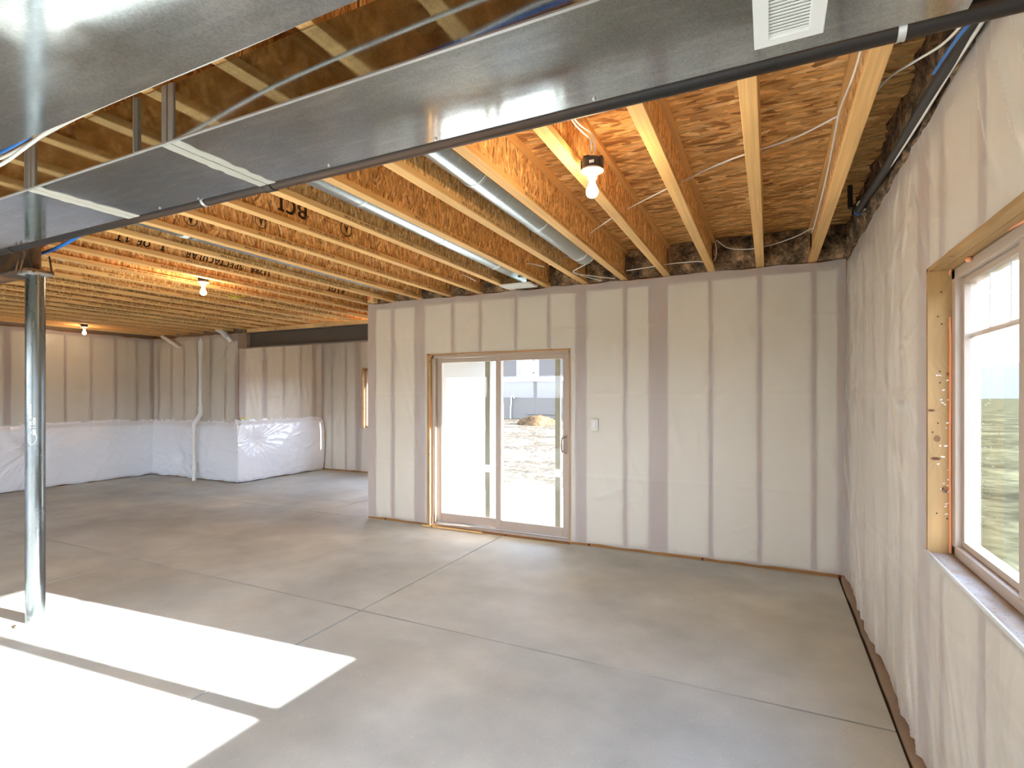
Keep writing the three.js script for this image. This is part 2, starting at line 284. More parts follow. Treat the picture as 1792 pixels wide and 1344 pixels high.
const wallFront = framedWall('wall_alcove_front', [XL, ZF], XS - XL, 0, [[0.15, 0.05], [0.56, 0.038], [0.95, 0.038], [1.34, 0.038], [1.72, 0.038], [2.13, 0.038], [2.44, 0.11]], [], 2.66, [0.18, -0.14]);
const wallSide = framedWall('wall_alcove_left', [XS, ZF], ZF - ZA, Math.PI / 2, [[0.06, 0.1], [0.55, 0.1], [0.98, 0.038], [1.4, 0.038], [1.75, 0.12]], [], 2.66, [-0.14, 0.18]);
const wallAlcove = framedWall('wall_alcove_back', [XS, ZA], XC - XS, 0, [[0.03, 0.06], [0.28, 0.038], [0.66, 0.038], [0.99, 0.15], [1.5, 0.038], [1.9, 0.038], [2.3, 0.038], [2.7, 0.038], [3.1, 0.038], [3.65, 0.15]], [AWIN], 2.69);
const wallAlcoveR = framedWall('wall_alcove_right', [XC, ZA], ZB - ZA - WT - 0.04, -Math.PI / 2, [[0.2, 0.038], [0.6, 0.038], [1.0, 0.038], [1.4, 0.038], [1.76, 0.1], [2.66, 0.1]], [SWIN], 2.69, [0.18, 0.04]);
const wallNear = framedWall('wall_near', [XR, ZN], XR - XL, Math.PI, [...every(0.2, 1.8), [1.9, 0.15], [10.6, 0.15], [11.2, 0.038]], [NWIN], 2.69);

function film(name, label, wall, w, y0, y1, holes, step, disp, mat = M.film, x0 = 0, stepY = step) {
  const m = new THREE.Mesh(sheet(w, y0, y1, holes, step, disp, x0, stepY), mat); m.name = numbered(name); m.castShadow = m.receiveShadow = true;
  m.position.copy(wall.position); m.rotation.copy(wall.rotation); scene.add(m); return meta(m, label, 'plastic sheet');
}
const grow = (o, a) => [o[0] - a, o[1] + a, o[2] - a, o[3] + a];
film('vapour_barrier', 'milky plastic film stapled over the studs around the sliding glass door', wallBack, 5.19, 0.028, 2.715, [grow(DOOR, -0.004)], 0.018, filmFold(11, 0.5, 0.1, [DOOR]));
film('vapour_barrier', 'wrinkled plastic film on the wall around the wooden window opening', wallRight, 9.49, 0.03, 2.70, [grow(WIN, -0.004), WIN2], 0.008, filmFold(23, 2.0, 0.28, [WIN, WIN2]), M.filmLoose, 0, 0.02);
film('vapour_barrier', 'plastic film above the shiny blanket on the wall with the far bulb', wallLeft, 10.6, 1.0, 2.67, [], 0.06, filmFold(35, 0.7));
film('vapour_barrier', 'plastic film behind the white drain pipe', wallFront, 2.5, 1.0, 2.67, [], 0.04, filmFold(47, 0.8));
film('vapour_barrier', 'shiny plastic film above the bulging blanket under the short steel beam', wallSide, 1.95, 1.0, 2.67, [], 0.03, filmFold(53, 1.2), M.filmLoose);
film('vapour_barrier', 'plastic film around the small window half hidden by the corner', wallAlcove, 3.9, 0.03, 2.70, [AWIN], 0.05, filmFold(61, 0.8));
film('vapour_barrier', 'plastic film of the wall behind the camera', wallNear, 11.6, 0.03, 2.70, [NWIN], 0.12, filmFold(67, 0.8));

// insulation blankets on the lower foundation wall: bulging, pinned at points, creased around the pins
function quilt(s, len, pins, top, depth) {
  return (x, y) => {
    const t = clamp(y / top), prof = Math.pow(Math.sin(Math.PI * clamp(0.12 + 0.8 * t)), 0.55) * smooth(1.0, 0.9, t) * smooth(-0.05, 0.06, t);
    let z = depth * prof + 0.012 * sn(x * 1.6, y * 1.8, s), near = 0;
    for (const [px, py] of pins) { const dx = x - px, dy = y - py, d = Math.hypot(dx, dy), an = Math.atan2(dy, dx);
      z -= depth * 0.7 * Math.exp(-d * d / 0.02) + depth * 0.3 * Math.exp(-d * d / 0.25);
      const rad = ridge2(sn(Math.cos(an) * 5, Math.sin(an) * 5 + d * 0.5, s + px * 3), 0.35) + 0.7 * ridge2(sn(Math.cos(an) * 10, Math.sin(an) * 10 + d, s + 2 + px), 0.3);
      z += 0.020 * Math.exp(-d / 0.38) * smooth(0.01, 0.14, d) * rad; near = Math.max(near, Math.exp(-d / 0.35)); }
    z += 0.014 * (1 - near) * ridge2(sn(x * 1.3 + y * 2.0, y * 3.4 - x * 0.9, s + 3), 0.22) * smooth(-0.2, 0.4, sn(x * 0.9, y * 0.9, s + 6));
    z += 0.006 * ridge2(sn(x * 2.6 - y * 1.5, y * 5 + x, s + 4), 0.3) + 0.008 * ridge2(sn(x * 5, y * 1.6, s + 5), 0.3) * (smooth(0.75, 1, t) + smooth(0.25, 0, t));
    return [Math.max(0.006, z), 0, y > top - 0.05 ? 0.014 * sn(x * 4, 1, s + 7) : y < 0.06 ? 0.010 * sn(x * 4, 2, s + 8) : 0];
  };
}
film('insulation_blanket', 'shiny white insulation blanket pinned low along the wall behind the steel post', wallLeft, 10.62, 0.015, 1.1, [], 0.02, quilt(5, 10.6, [[8.66, 0.70], [7.2, 0.7], [5.5, 0.7], [3.5, 0.7]], 1.1, 0.10), M.blanket, 0.0);
film('insulation_blanket', 'dull white insulation blanket low behind the white drain pipe', wallFront, 2.585, 0.015, 1.1, [], 0.025, quilt(9, 2.5, [[0.9, 0.4]], 1.1, 0.085), M.blanket, 0.05);
film('insulation_blanket', 'bulging glossy insulation blanket low under the short steel beam', wallSide, 1.92, 0.015, 1.13, [], 0.02, quilt(13, 1.9, [[0.28, 0.72]], 1.13, 0.10), M.blanket, -0.085);

// ---------------------------------------------------------------- floor: slabs parted by saw cuts
const floor = structure('floor');
part(floor, 'slab_base', bx(XL - 0.2, XR + 0.12, -0.3, -0.012, ZA - 0.15, ZN + 0.2), M.underslab);
{
  const xs = [XL - 0.18, -8.55, -5.4, -2.667, 0.53], zs = [ZA - 0.13, -5.27, -2.995, -0.3, 2.2, ZN + 0.1], g = 0.007;
  for (let i = 0; i < xs.length - 1; i++) for (let j = 0; j < zs.length - 1; j++) part(floor, 'concrete_slab', bx(xs[i] + (i ? g : 0), xs[i + 1] - (i < 3 ? g : 0), -0.012, 0, zs[j] + g, zs[j + 1] - g), M.concrete);
}
{ // rough footing strip beyond the open gap along the right wall
  const n = 150, pos = [], idx = [], uv = [];
  for (let k = 0; k <= n; k++) { const z = lerp(ZB, ZN, k / n), e = 0.006 * noise(z * 7, 1, 3), h = 0.006 + 0.004 * noise(z * 9, 3, 4); for (const [x, y] of [[0.548 + e, -0.011], [0.551 + e, h], [0.605, h + 0.004], [0.74, h + 0.004]]) { pos.push(x, y, z); uv.push(x, z); } }
  for (let k = 0; k < n; k++) for (let i = 0; i < 3; i++) { const a = k * 4 + i; idx.push(a, a + 4, a + 1, a + 1, a + 4, a + 5); }
  const g = new THREE.BufferGeometry(); g.setAttribute('position', new THREE.Float32BufferAttribute(pos, 3)); g.setAttribute('uv', new THREE.Float32BufferAttribute(uv, 2)); g.setIndex(idx); g.computeVertexNormals();
  part(floor, 'footing_strip', g, M.curb);
}

// ---------------------------------------------------------------- subfloor overhead
const ceiling = structure('ceiling');
{
  const zs = [-8.5, -7.85, -6.63, -5.41, -4.19, -2.972, -1.752, -0.53, 0.69, 1.91, 3.13, ZN + 0.14];
  for (let j = 0; j < zs.length - 1; j++) for (let x = XL - 0.1 - (j % 2) * 1.22; x < XR + 0.14; x += 2.44) {
    const a = Math.max(x, XL - 0.14), b = Math.min(x + 2.44, XR + 0.16); if (b - a < 0.05) continue;
    part(ceiling, 'osb_panel', bx(a + 0.0015, b - 0.0015, 3.022, 3.04, zs[j] + 0.0025, zs[j + 1] - 0.0025, 'x', [rnd() * 2, rnd() * 2]), M.osbFloor);
  }
  part(ceiling, 'floor_above', bx(XL - 0.3, XR + 0.3, 3.045, 3.3, ZA - 0.3, ZN + 0.3), M.sheathing);
}
// rim boards and the brown batts stuffed between the joist ends
function woolLump(w, h, d, s) {
  const g = new THREE.BoxGeometry(w, h, d, Math.max(6, Math.round(w / 0.025)), 10, 4), p = g.attributes.position, n = g.attributes.normal;
  for (let k = 0; k < p.count; k++) { const x = p.getX(k), y = p.getY(k), z = p.getZ(k), e = 0.035 * (fbm(x * 7 + s, y * 7, s, 4) + 0.6 * ridge(noise(x * 6, y * 6 + s, s + 3)) - 0.2), f = z > 0 ? 1 : 0; p.setXYZ(k, x, y, z + f * e * smooth(w / 2 + 0.02, w / 2 - 0.05, Math.abs(x))); }
  g.computeVertexNormals(); return uvMetres(g, 'x', [s * 0.37, s * 0.11]);
}
const JX = (k) => 0.34 - 0.413 * k;
part(wallBack, 'rim_board', bx(0, 5.2, 2.715, 3.02, -0.14, -0.10, 'x'), M.plate);
for (let k = 0; k < 12; k++) { const a = JX(k) - 0.012, b = JX(k + 1) + 0.012, m = part(wallBack, 'insulation_batt', woolLump(a - b - 0.01, 0.29, 0.08, 3 + k), M.wool); m.position.set((a + b) / 2 - XC, 2.87, -0.04 + 0.015 * noise(k, 2)); }
{ const m = part(wallBack, 'insulation_batt', woolLump(0.3, 0.29, 0.08, 40), M.wool); m.position.set(0.49 - XC, 2.87, -0.02); }
part(wallRight, 'rim_board', bx(0, 9.5, 2.715, 3.02, -0.13, -0.10, 'x'), M.plate);
for (let k = 0; k < 9; k++) { const m = part(wallRight, 'insulation_batt', woolLump(1.04, 0.32, 0.12, 60 + k), M.wool); m.position.set(0.55 + k * 1.05, 2.86, -0.045); }
for (const [w, len] of [[wallLeft, 10.6], [wallFront, 2.5], [wallNear, 11.6], [wallAlcove, 3.9]]) part(w, 'rim_board', bx(0, len, 2.69, 3.02, -0.13, -0.07, 'x'), M.curb);

// ---------------------------------------------------------------- the I-joists
const ORD = ['first', 'second', 'third', 'fourth', 'fifth', 'sixth', 'seventh', 'eighth', 'ninth', 'tenth', 'eleventh', 'twelfth', 'thirteenth', 'fourteenth', 'fifteenth', 'sixteenth', 'seventeenth', 'eighteenth', 'nineteenth', 'twentieth', 'twenty-first', 'twenty-second', 'twenty-third', 'twenty-fourth', 'twenty-fifth', 'twenty-sixth', 'twenty-seventh', 'twenty-eighth'];
const EXTRA = { 0: ' with white cable along its side', 1: ' with one dark knot', 2: ' pierced by a thin white cable', 3: ' passing behind the dangling bare bulb', 4: ' right of the wide silver duct', 5: ' left of the wide silver duct', 8: ' stamped with big black letters', 10: ' above the painted duct strap', 11: ' with upside-down black handwriting' };
function joistGeo(z0, z1, s) {
  const fl = (y0, y1) => bx(-0.033, 0.033, y0, y1, z0, z1, 'z', [s * 0.71, s * 0.37], 0.003);
  return [fl(0, 0.038), fl(0.262, 0.3), bx(-0.005, 0.005, 0.036, 0.264, z0, z1, 'z', [s * 0.43, s * 0.29])];
}
const stampTex = textTex(1024, 256, (c, w, h) => { c.clearRect(0, 0, w, h); c.fillStyle = 'rgba(34,22,14,0.82)'; c.font = 'bold 190px sans-serif'; c.fillText('BCI', 560, 200); c.font = 'bold 34px sans-serif'; c.fillText('6000s 1.8   11-7/8', 210, 190); c.font = '24px sans-serif'; c.fillText('BOISE CASCADE', 230, 140); c.lineWidth = 12; c.strokeStyle = 'rgba(34,22,14,0.8)'; c.beginPath(); c.arc(110, 130, 70, 0, 7); c.stroke(); c.beginPath(); c.moveTo(110, 80); c.lineTo(80, 170); c.lineTo(110, 150); c.lineTo(140, 170); c.closePath(); c.fill(); });
const logoTex = textTex(256, 256, (c, w, h) => { c.clearRect(0, 0, w, h); c.lineWidth = 14; c.strokeStyle = 'rgba(34,22,14,0.8)'; c.fillStyle = 'rgba(34,22,14,0.8)'; c.beginPath(); c.arc(128, 128, 96, 0, 7); c.stroke(); c.beginPath(); c.moveTo(128, 50); c.lineTo(84, 190); c.lineTo(128, 160); c.lineTo(172, 190); c.closePath(); c.fill(); c.fillRect(120, 180, 16, 70); });
const dateTex = textTex(1024, 64, (c, w, h) => { c.clearRect(0, 0, w, h); c.fillStyle = 'rgba(44,30,20,0.85)'; c.font = 'bold 44px sans-serif'; c.fillText('03-20-18   C1 FIR   02:22   03-20-18   C1 FIR', 10, 48); });
const gradeTex = textTex(128, 512, (c, w, h) => { c.clearRect(0, 0, w, h); c.save(); c.translate(64, 256); c.rotate(Math.PI / 2); c.fillStyle = 'rgba(44,30,20,0.85)'; c.font = 'bold 70px sans-serif'; c.textAlign = 'center'; c.fillText('11-20 18', 0, 8); c.font = 'bold 36px sans-serif'; c.fillText('APA PRI-400', 0, 48); c.restore(); });
const handTex = textTex(2048, 192, (c, w, h) => { c.clearRect(0, 0, w, h); c.fillStyle = c.strokeStyle = 'rgba(20,14,10,0.94)'; c.lineWidth = 7; c.font = 'bold italic 116px sans-serif'; c.fillText('11788', 30, 140); c.save(); c.transform(1, 0, 0, 1, 0, 0); c.fillText('SPECTACULAR', 470, 132); c.fillText('T', 1480, 140); c.fillText('OF', 1640, 140); c.fillText('1', 1850, 140); c.fillText('T', 1940, 132); c.restore(); });
const lotTex = textTex(512, 160, (c, w, h) => { c.clearRect(0, 0, w, h); c.fillStyle = 'rgba(20,14,10,0.94)'; c.font = 'bold italic 116px sans-serif'; c.fillText('# LOT', 20, 122); });
const ink = (t) => std({ map: t, transparent: true, roughness: 0.9 });
const INK = { stamp: ink(stampTex), logo: ink(logoTex), date: ink(dateTex), grade: ink(gradeTex), hand: ink(handTex), lot: ink(lotTex) };
function decal(parent, name, mat, w, h, x, y, z, turned = true) { // flat print on a joist's +x side, upside down when turned
  const g = new THREE.PlaneGeometry(w, h); if (turned) g.rotateZ(Math.PI); g.rotateY(Math.PI / 2);
  const m = part(parent, name, g, mat); m.position.set(x, y, z); m.castShadow = false; return m;
}
for (let k = 0; k < 28; k++) {
  const x = JX(k), z0 = x > XC + 0.02 ? ZB - 0.09 : x > XS + 0.02 ? ZA - 0.06 : ZF - 0.06;
  const t = thing('floor_joist', `wooden I-joist, ${ORD[k]} counted from the window wall${EXTRA[k] ?? (k > 27 ? '' : k > 11 ? ' across the far bulb-lit ceiling' : '')}`, 'joist', [x, 2.722, 0]);
  const [b, u, w] = joistGeo(z0, ZN + 0.05, k * 1.7);
  part(t, 'bottom_flange', b, M.flange); part(t, 'top_flange', u, M.flange); part(t, 'web', w, M.osbWeb);
  const fx = 0.0336, wx = 0.0056;
  if (k > 1 && k < 22) for (let q = 0; q < 3; q++) decal(t, 'printed_date', INK.date, 0.9, 0.03, fx, 0.02, -2.9 - q * 1.1 - hash(k, q, 5) * 0.4);
  if (k > 2 && k < 16) for (let q = 0; q < 3; q++) decal(t, 'printed_grade', INK.grade, 0.05, 0.17, wx, 0.15, -2.5 - q * 1.3 - hash(k, q, 7) * 0.9, false);
  if (k === 8) decal(t, 'printed_stamp', INK.stamp, 0.86, 0.2, wx, 0.13, -2.82);
  if (k === 9 || k === 10) decal(t, 'printed_logo', INK.logo, 0.13, 0.13, wx, 0.12, k === 9 ? -2.72 : -2.46);
  if (k === 12) decal(t, 'handwriting', INK.hand, 1.5, 0.13, wx, 0.085, -3.12);
  if (k === 12) decal(t, 'handwriting', INK.lot, 0.46, 0.12, wx, 0.085, -4.7);
}

// ---------------------------------------------------------------- trunk ducts
function ductSection(t, x0, x1, y0, y1, z0, z1) {
  part(t, 'duct_section', bx(x0, x1, y0, y1, z0, z1, 'x', [rnd(), rnd()], 0.003), M.galv);
}
{
  const t = thing('trunk_duct', 'long galvanised trunk duct beside the black pipe, with sealed joints underneath', 'duct', [0, 0, 0]);
  const cuts = [-7.4, -4.98, -3.01, -2.01, 0.44], Y0 = 2.5, Y1 = 2.714, Z0 = -1.652, Z1 = -1.222;
  for (let k = 0; k < cuts.length - 1; k++) ductSection(t, cuts[k] + 0.0015, cuts[k + 1] - 0.0015, Y0, Y1, Z0, Z1);
  part(t, 'edge_flange', bx(-7.4, 0.44, Y0 - 0.003, Y0 + 0.0025, Z1 - 0.004, Z1 + 0.006, 'x'), M.zinc, 'bright folded edge along the bottom');
  for (const x of cuts.slice(1, 4)) {
    for (const s of [-1, 1]) {                                   // brushed sealant on both sides of each joint
      const n = 40, pos = [], idx = [];
      for (let i = 0; i <= n; i++) { const z = lerp(Z0, Z1, i / n), a = s < 0 ? -0.055 + 0.006 * noise(z * 30, 1, 7 + x) : 0.003, b = s < 0 ? -0.003 : 0.05 + 0.008 * noise(z * 26, 4, 9 + x), h = 0.003 + 0.001 * noise(z * 40, 8); pos.push(x + a, Y0 - 0.0005, z, x + a + 0.003, Y0 - h, z, x + b - 0.003, Y0 - h, z, x + b, Y0 - 0.0005, z); }
      for (let i = 0; i < n; i++) for (let j = 0; j < 3; j++) { const a = i * 4 + j; idx.push(a, a + 1, a + 4, a + 1, a + 5, a + 4); }
      const g = new THREE.BufferGeometry(); g.setAttribute('position', new THREE.Float32BufferAttribute(pos, 3)); g.setIndex(idx); g.computeVertexNormals();
      part(t, 'sealant_strip', g, M.mastic, 'brushed beige sealant across the joint');
      part(t, 'drive_cleat', bx(x + (s < 0 ? -0.034 : 0.004), x + (s < 0 ? -0.004 : 0.034), Y0, Y1, Z1 - 0.001, Z1 + 0.006, 'y', [0, 0], 0.002), M.cleat);
    }
  }
  for (const x of [-2.207, -3.045]) part(t, 'standing_seam', bx(x - 0.003, x + 0.003, Y0, Y1, Z1, Z1 + 0.014, 'y'), M.cleat);
  for (const x of [-0.5, -1.1, -1.62, -2.45, -2.75, -3.4]) part(t, 'screw', new THREE.CylinderGeometry(0.006, 0.006, 0.006, 6).translate(x, Y0 - 0.002, Z0 + 0.022), M.zinc);
}
{
  const t = thing('return_duct', 'wide galvanised duct at the top left, nearest the camera', 'duct', [0, 0, 0]);
  const cuts = [-6.6, -2.5, 0.3], Y0 = 2.2, Y1 = 2.714, Z0 = -0.668, Z1 = -0.1;
  for (let k = 0; k < 2; k++) ductSection(t, cuts[k] + 0.002, cuts[k + 1] - 0.002, Y0, Y1, Z0, Z1);
  for (const s of [-1, 1]) part(t, 'drive_cleat', bx(cuts[1] + (s < 0 ? -0.03 : 0.003), cuts[1] + (s < 0 ? -0.003 : 0.03), Y0 - 0.004, Y0, Z0, Z1, 'z', [0, 0], 0.0015), M.zinc);
}
{ // register face on the trunk duct
  const t = thing('vent_grille', 'white louvred vent grille screwed under the trunk duct', 'vent grille', [0.044, 2.486, -1.42]);
  const fr = new THREE.Shape(); fr.moveTo(-0.078, -0.131); fr.lineTo(0.078, -0.131); fr.lineTo(0.078, 0.131); fr.lineTo(-0.078, 0.131); fr.closePath();
  const hole = new THREE.Path(); hole.moveTo(-0.046, -0.102); hole.lineTo(-0.046, 0.06); hole.lineTo(0.046, 0.06); hole.lineTo(0.046, -0.102); hole.closePath(); fr.holes.push(hole);
  const fg = new THREE.ExtrudeGeometry(fr, { depth: 0.008, bevelEnabled: true, bevelSize: 0.0015, bevelThickness: 0.0015, bevelSegments: 1 }); fg.rotateX(Math.PI / 2);
  part(t, 'face_plate', fg, M.white);
  for (let k = 0; k < 12; k++) { const s = new THREE.BoxGeometry(0.093, 0.0022, 0.0128); s.rotateX(0.3); part(t, 'louvre', s.translate(0, -0.003, -0.095 + k * 0.0125), M.white); }
  part(t, 'damper', new THREE.BoxGeometry(0.094, 0.002, 0.166).translate(0, 0.008, -0.02), M.blackPlastic, 'dark damper behind the louvres');
  part(t, 'lever', new RoundedBoxGeometry(0.022, 0.006, 0.005, 1, 0.002).translate(-0.02, -0.012, 0.072), M.blackPlastic, 'small dark damper lever');
}

// black gas pipe along the trunk duct, with its hanger straps
{
  const t = thing('gas_pipe', 'black iron pipe running along the edge of the trunk duct', 'pipe', [0, 0, 0]);
  part(t, 'pipe', rod([-5.2, 2.512, -1.683], [0.56, 2.512, -1.683], 0.0285, 24), M.black);
  for (const x of [-2.03, -4.4]) part(t, 'coupling', rod([x - 0.03, 2.512, -1.683], [x + 0.03, 2.512, -1.683], 0.033, 20), M.black);
  for (const x of [-2.47, 0.308]) {
    const s = thing('pipe_strap', x > 0 ? 'perforated metal strap holding the black pipe to the last joist' : 'perforated metal strap around the black pipe below the stamped joists', 'strap', [x, 2.512, -1.683]);
    const band = new THREE.Shape(); band.absarc(0, 0, 0.0312, 0, Math.PI * 2); const inn = new THREE.Path(); inn.absarc(0, 0, 0.0292, 0, Math.PI * 2, true); band.holes.push(inn);
    const g = new THREE.ExtrudeGeometry(band, { depth: 0.018, bevelEnabled: false, curveSegments: 20 }); g.translate(0, 0, -0.009); g.rotateY(Math.PI / 2);
    part(s, 'band', g, M.zinc); part(s, 'tail', new RoundedBoxGeometry(0.018, 0.19, 0.002, 1, 0.0008).translate(0, 0.1, -0.0305), M.zinc);
    for (let q = -1; q < 7; q++) { const a = q < 2 ? -0.9 + 0.5 * (q + 1) : 0; part(s, 'hole', new THREE.CylinderGeometry(0.004, 0.004, 0.001, 8).rotateX(Math.PI / 2).translate(0, q < 2 ? 0.0312 * Math.sin(-2.6 + q * 0.75) : -0.02 + q * 0.024, q < 2 ? -0.0318 * Math.cos(-2.6 + q * 0.75) * -1 : -0.0318), M.dark); }
  }
}

// round branch ducts in the joist bays
function branch(bay, z0, z1, label, r = 0.085, band = 0) {
  const x = JX(bay) - 0.2065 + (bay === 4 ? 0.01 : 0), t = thing('branch_duct', label, 'duct', [x, 2.845, 0], 'round ducts between the joists');
  const cuts = []; for (let z = z0; z > z1; z -= 0.92) cuts.push(z); cuts.push(z1);
  for (let k = 0; k < cuts.length - 1; k++) {
    part(t, 'pipe_section', rod([0, 0, cuts[k]], [0, 0, cuts[k + 1] - 0.02], r, 28, r * 0.985), M.bright);
    if (k) { part(t, 'joint_band', rod([0, 0, cuts[k] + 0.012], [0, 0, cuts[k] - 0.012], r + 0.003, 28), M.zinc); }
  }
  if (band) part(t, 'hanger_strap', rod([0, 0, band + 0.02], [0, 0, band - 0.02], r + 0.004, 28), M.white, 'pale strap round the duct');
  return t;
}
branch(4, -1.7, -4.62, 'wide silver round duct left of the dangling bulb', 0.098);
branch(6, -1.7, -5.0, 'silver round duct ending in the boot above the door wall');
branch(10, -1.7, -4.9, 'grey round duct between the joists above the handwriting', 0.085, -2.55);
branch(14, -1.7, -6.2, 'grey round duct beside the middle bulb', 0.085, -2.51);
branch(16, -1.7, -6.2, 'grey round duct two bays beyond the middle bulb', 0.075);
branch(20, -1.7, -6.0, 'grey round duct nearer of the two deep in the far ceiling', 0.075);
branch(21, -1.7, -6.0, 'grey round duct farther of the two deep in the far ceiling', 0.075);
{ // register boot over the door wall
  const x = JX(6) - 0.2065, t = thing('duct_boot', 'tapered sheet metal boot hanging between joists over the sliding door', 'duct boot', [x, 2.72, -5.0]);
  const g = new THREE.CylinderGeometry(0.1, 0.17, 0.09, 4, 1); g.rotateY(Math.PI / 4); g.scale(1, 1, 0.62); part(t, 'hood', toCreasedNormals(g, 0.3).translate(0, 0.08, 0), M.bright);
  part(t, 'collar', bx(-0.13, 0.13, -0.012, 0.045, -0.085, 0.085), M.galv);
  part(t, 'mounting_rail', bx(-0.17, 0.17, -0.03, -0.012, -0.1, 0.1), M.offwhite, 'pale mounting rail');
}

// ---------------------------------------------------------------- bare bulb lampholders
function lampholder(name, label, pos, wires, power = 1) {
  const t = thing(name, label, 'light', pos);                   // pos: centre of the flange face
  part(t, 'flange', lathe([[0, 0.012], [0.05, 0.012], [0.056, 0.006], [0.055, 0], [0.04, -0.006], [0.028, -0.012], [0.024, -0.034], [0.021, -0.036], [0, -0.036]], 32), M.porcelain);
  part(t, 'junction_box', merge([new THREE.CylinderGeometry(0.049, 0.047, 0.045, 24).translate(0, 0.035, 0), new THREE.BoxGeometry(0.014, 0.05, 0.03).translate(0.05, 0.035, 0.01), new THREE.BoxGeometry(0.014, 0.05, 0.03).translate(-0.05, 0.035, -0.01), new THREE.BoxGeometry(0.03, 0.02, 0.02).translate(-0.02, 0.062, 0.02)]), M.blackPlastic);
  if (wires) { part(t, 'box_label', new THREE.BoxGeometry(0.024, 0.014, 0.001).translate(0.012, 0.03, 0.0478), M.white); for (const w of wires) part(t, 'cable', tube(w, 0.0042, 48), M.cable); }
  const b = part(t, 'bulb', lathe([[0, -0.128], [0.012, -0.1265], [0.022, -0.121], [0.0285, -0.111], [0.0305, -0.099], [0.0285, -0.087], [0.0215, -0.072], [0.0165, -0.058], [0.0145, -0.045], [0.0135, -0.036], [0, -0.036]], 28), glow);
  b.castShadow = false;
  const l = new THREE.PointLight(rgb(1.0, 0.7, 0.42), BULB * power); l.position.set(pos[0], pos[1] - 0.1, pos[2]); l.castShadow = true; l.shadow.radius = 1.4; scene.add(l); return t;
}
lampholder('bulb_holder', 'bare glowing bulb in a white holder dangling by white cables from a black box', [-0.776, 2.65, -2.5], [
  [[-0.006, 0.055, -0.01], [-0.004, 0.1, -0.005], [0.012, 0.125, 0.06], [0.0, 0.125, 0.16], [-0.01, 0.13, 0.24], [-0.03, 0.2, 0.42], [-0.05, 0.24, 0.9]],
  [[0.014, 0.055, -0.005], [0.016, 0.112, 0.0], [0.024, 0.142, 0.08], [0.006, 0.138, 0.18], [-0.002, 0.14, 0.25], [-0.022, 0.21, 0.42], [-0.045, 0.25, 0.9]]]);
{ const h = lampholder('bulb_holder', 'glowing bulb fixed under the joists in the middle of the ceiling', [-5.125, 2.694, -3.46]); part(h, 'bracket', bx(0.035, 0.064, 0.03, 0.055, -0.012, 0.012), M.zinc); }
lampholder('bulb_holder', 'small far glowing bulb close to the left wall', [-10.3, 2.70, -4.88], null, 0.55);
lampholder('bulb_holder', 'glowing bulb in the alcove behind the wall corner', [-5.525, 2.70, -7.3], null, 2.2);
lampholder('bulb_holder', 'glowing bulb under the joists behind the camera', [-2.6, 2.706, 2.0]);

// ---------------------------------------------------------------- steel beams and the post
function iBeam(label, x0, x1, z, y0, y1, fw, mat) {
  const t = thing('steel_beam', label, 'beam', [0, 0, 0]), ft = 0.013;
  part(t, 'bottom_flange', bx(x0, x1, y0, y0 + ft, z - fw / 2, z + fw / 2, 'x'), mat); part(t, 'top_flange', bx(x0, x1, y1 - ft, y1, z - fw / 2, z + fw / 2, 'x'), mat);
  part(t, 'web', bx(x0, x1, y0 + ft, y1 - ft, z - 0.004, z + 0.004, 'x'), mat);
  part(t, 'nailer', bx(x0, x1, y1 + 0.001, 2.72, z - 0.07, z + 0.07, 'x'), M.board, 'pale wooden nailer on top of the beam');
  return t;
}
iBeam('rusty steel beam ending on the round steel post', XL + 0.05, -4.49, -1.87, 2.408, 2.662, 0.15, M.rust);
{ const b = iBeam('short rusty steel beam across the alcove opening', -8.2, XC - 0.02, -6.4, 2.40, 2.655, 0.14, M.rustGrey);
  const m = part(b, 'bearing_block', bx(-8.44, -8.21, 2.39, 2.66, -6.47, -6.33, 'y', [0, 0], 0.01), M.curb, 'rough grey packing at the beam end'); }
{
  const t = thing('steel_post', 'round galvanised steel post standing in the sun patch', 'post', [-4.575, 0, -1.875]);
  part(t, 'tube', new THREE.CylinderGeometry(0.0545, 0.0545, 2.39, 40, 1).translate(0, 1.197, 0), M.steel);
  part(t, 'cap_plate', bx(-0.075, 0.08, 2.39, 2.405, -0.07, 0.07), M.zinc);
  for (const [x, z, s] of [[-0.05, 0.082, -1], [0.012, 0.082, -1], [0.085, 0.04, 1], [0.105, -0.06, 1]]) part(t, 'bent_tab', tube([[x, 2.398, z], [x + s * -0.004, 2.402, z + 0.004], [x - s * 0.062, 2.53, z * 1.02]], 0.006, 12), M.rust);
  const wt = textTex(256, 1024, (c, w, h) => { c.clearRect(0, 0, w, h); c.fillStyle = c.strokeStyle = 'rgba(236,236,226,0.95)'; c.lineWidth = 9; c.save(); c.translate(70, 10); c.rotate(Math.PI / 2); c.font = 'bold italic 84px sans-serif'; c.fillText('NORMAL  35.4', 10, -10); c.fillText('HQU 1 808', 330, -92); c.restore(); c.beginPath(); c.ellipse(150, 830, 84, 150, 0.15, 0, 7); c.stroke(); });
  const g = new THREE.CylinderGeometry(0.055, 0.055, 0.3, 16, 1, true, 0.15, 1.25); const m = part(t, 'painted_writing', g, std({ map: wt, transparent: true, roughness: 0.7 }), 'white handwriting up the post'); m.position.y = 1.36; m.castShadow = false;
  part(t, 'floor_fitting', tube([[-0.02, 0.004, 0.105], [0.02, 0.012, 0.112], [0.035, 0.003, 0.125]], 0.005, 10), M.rust);
}

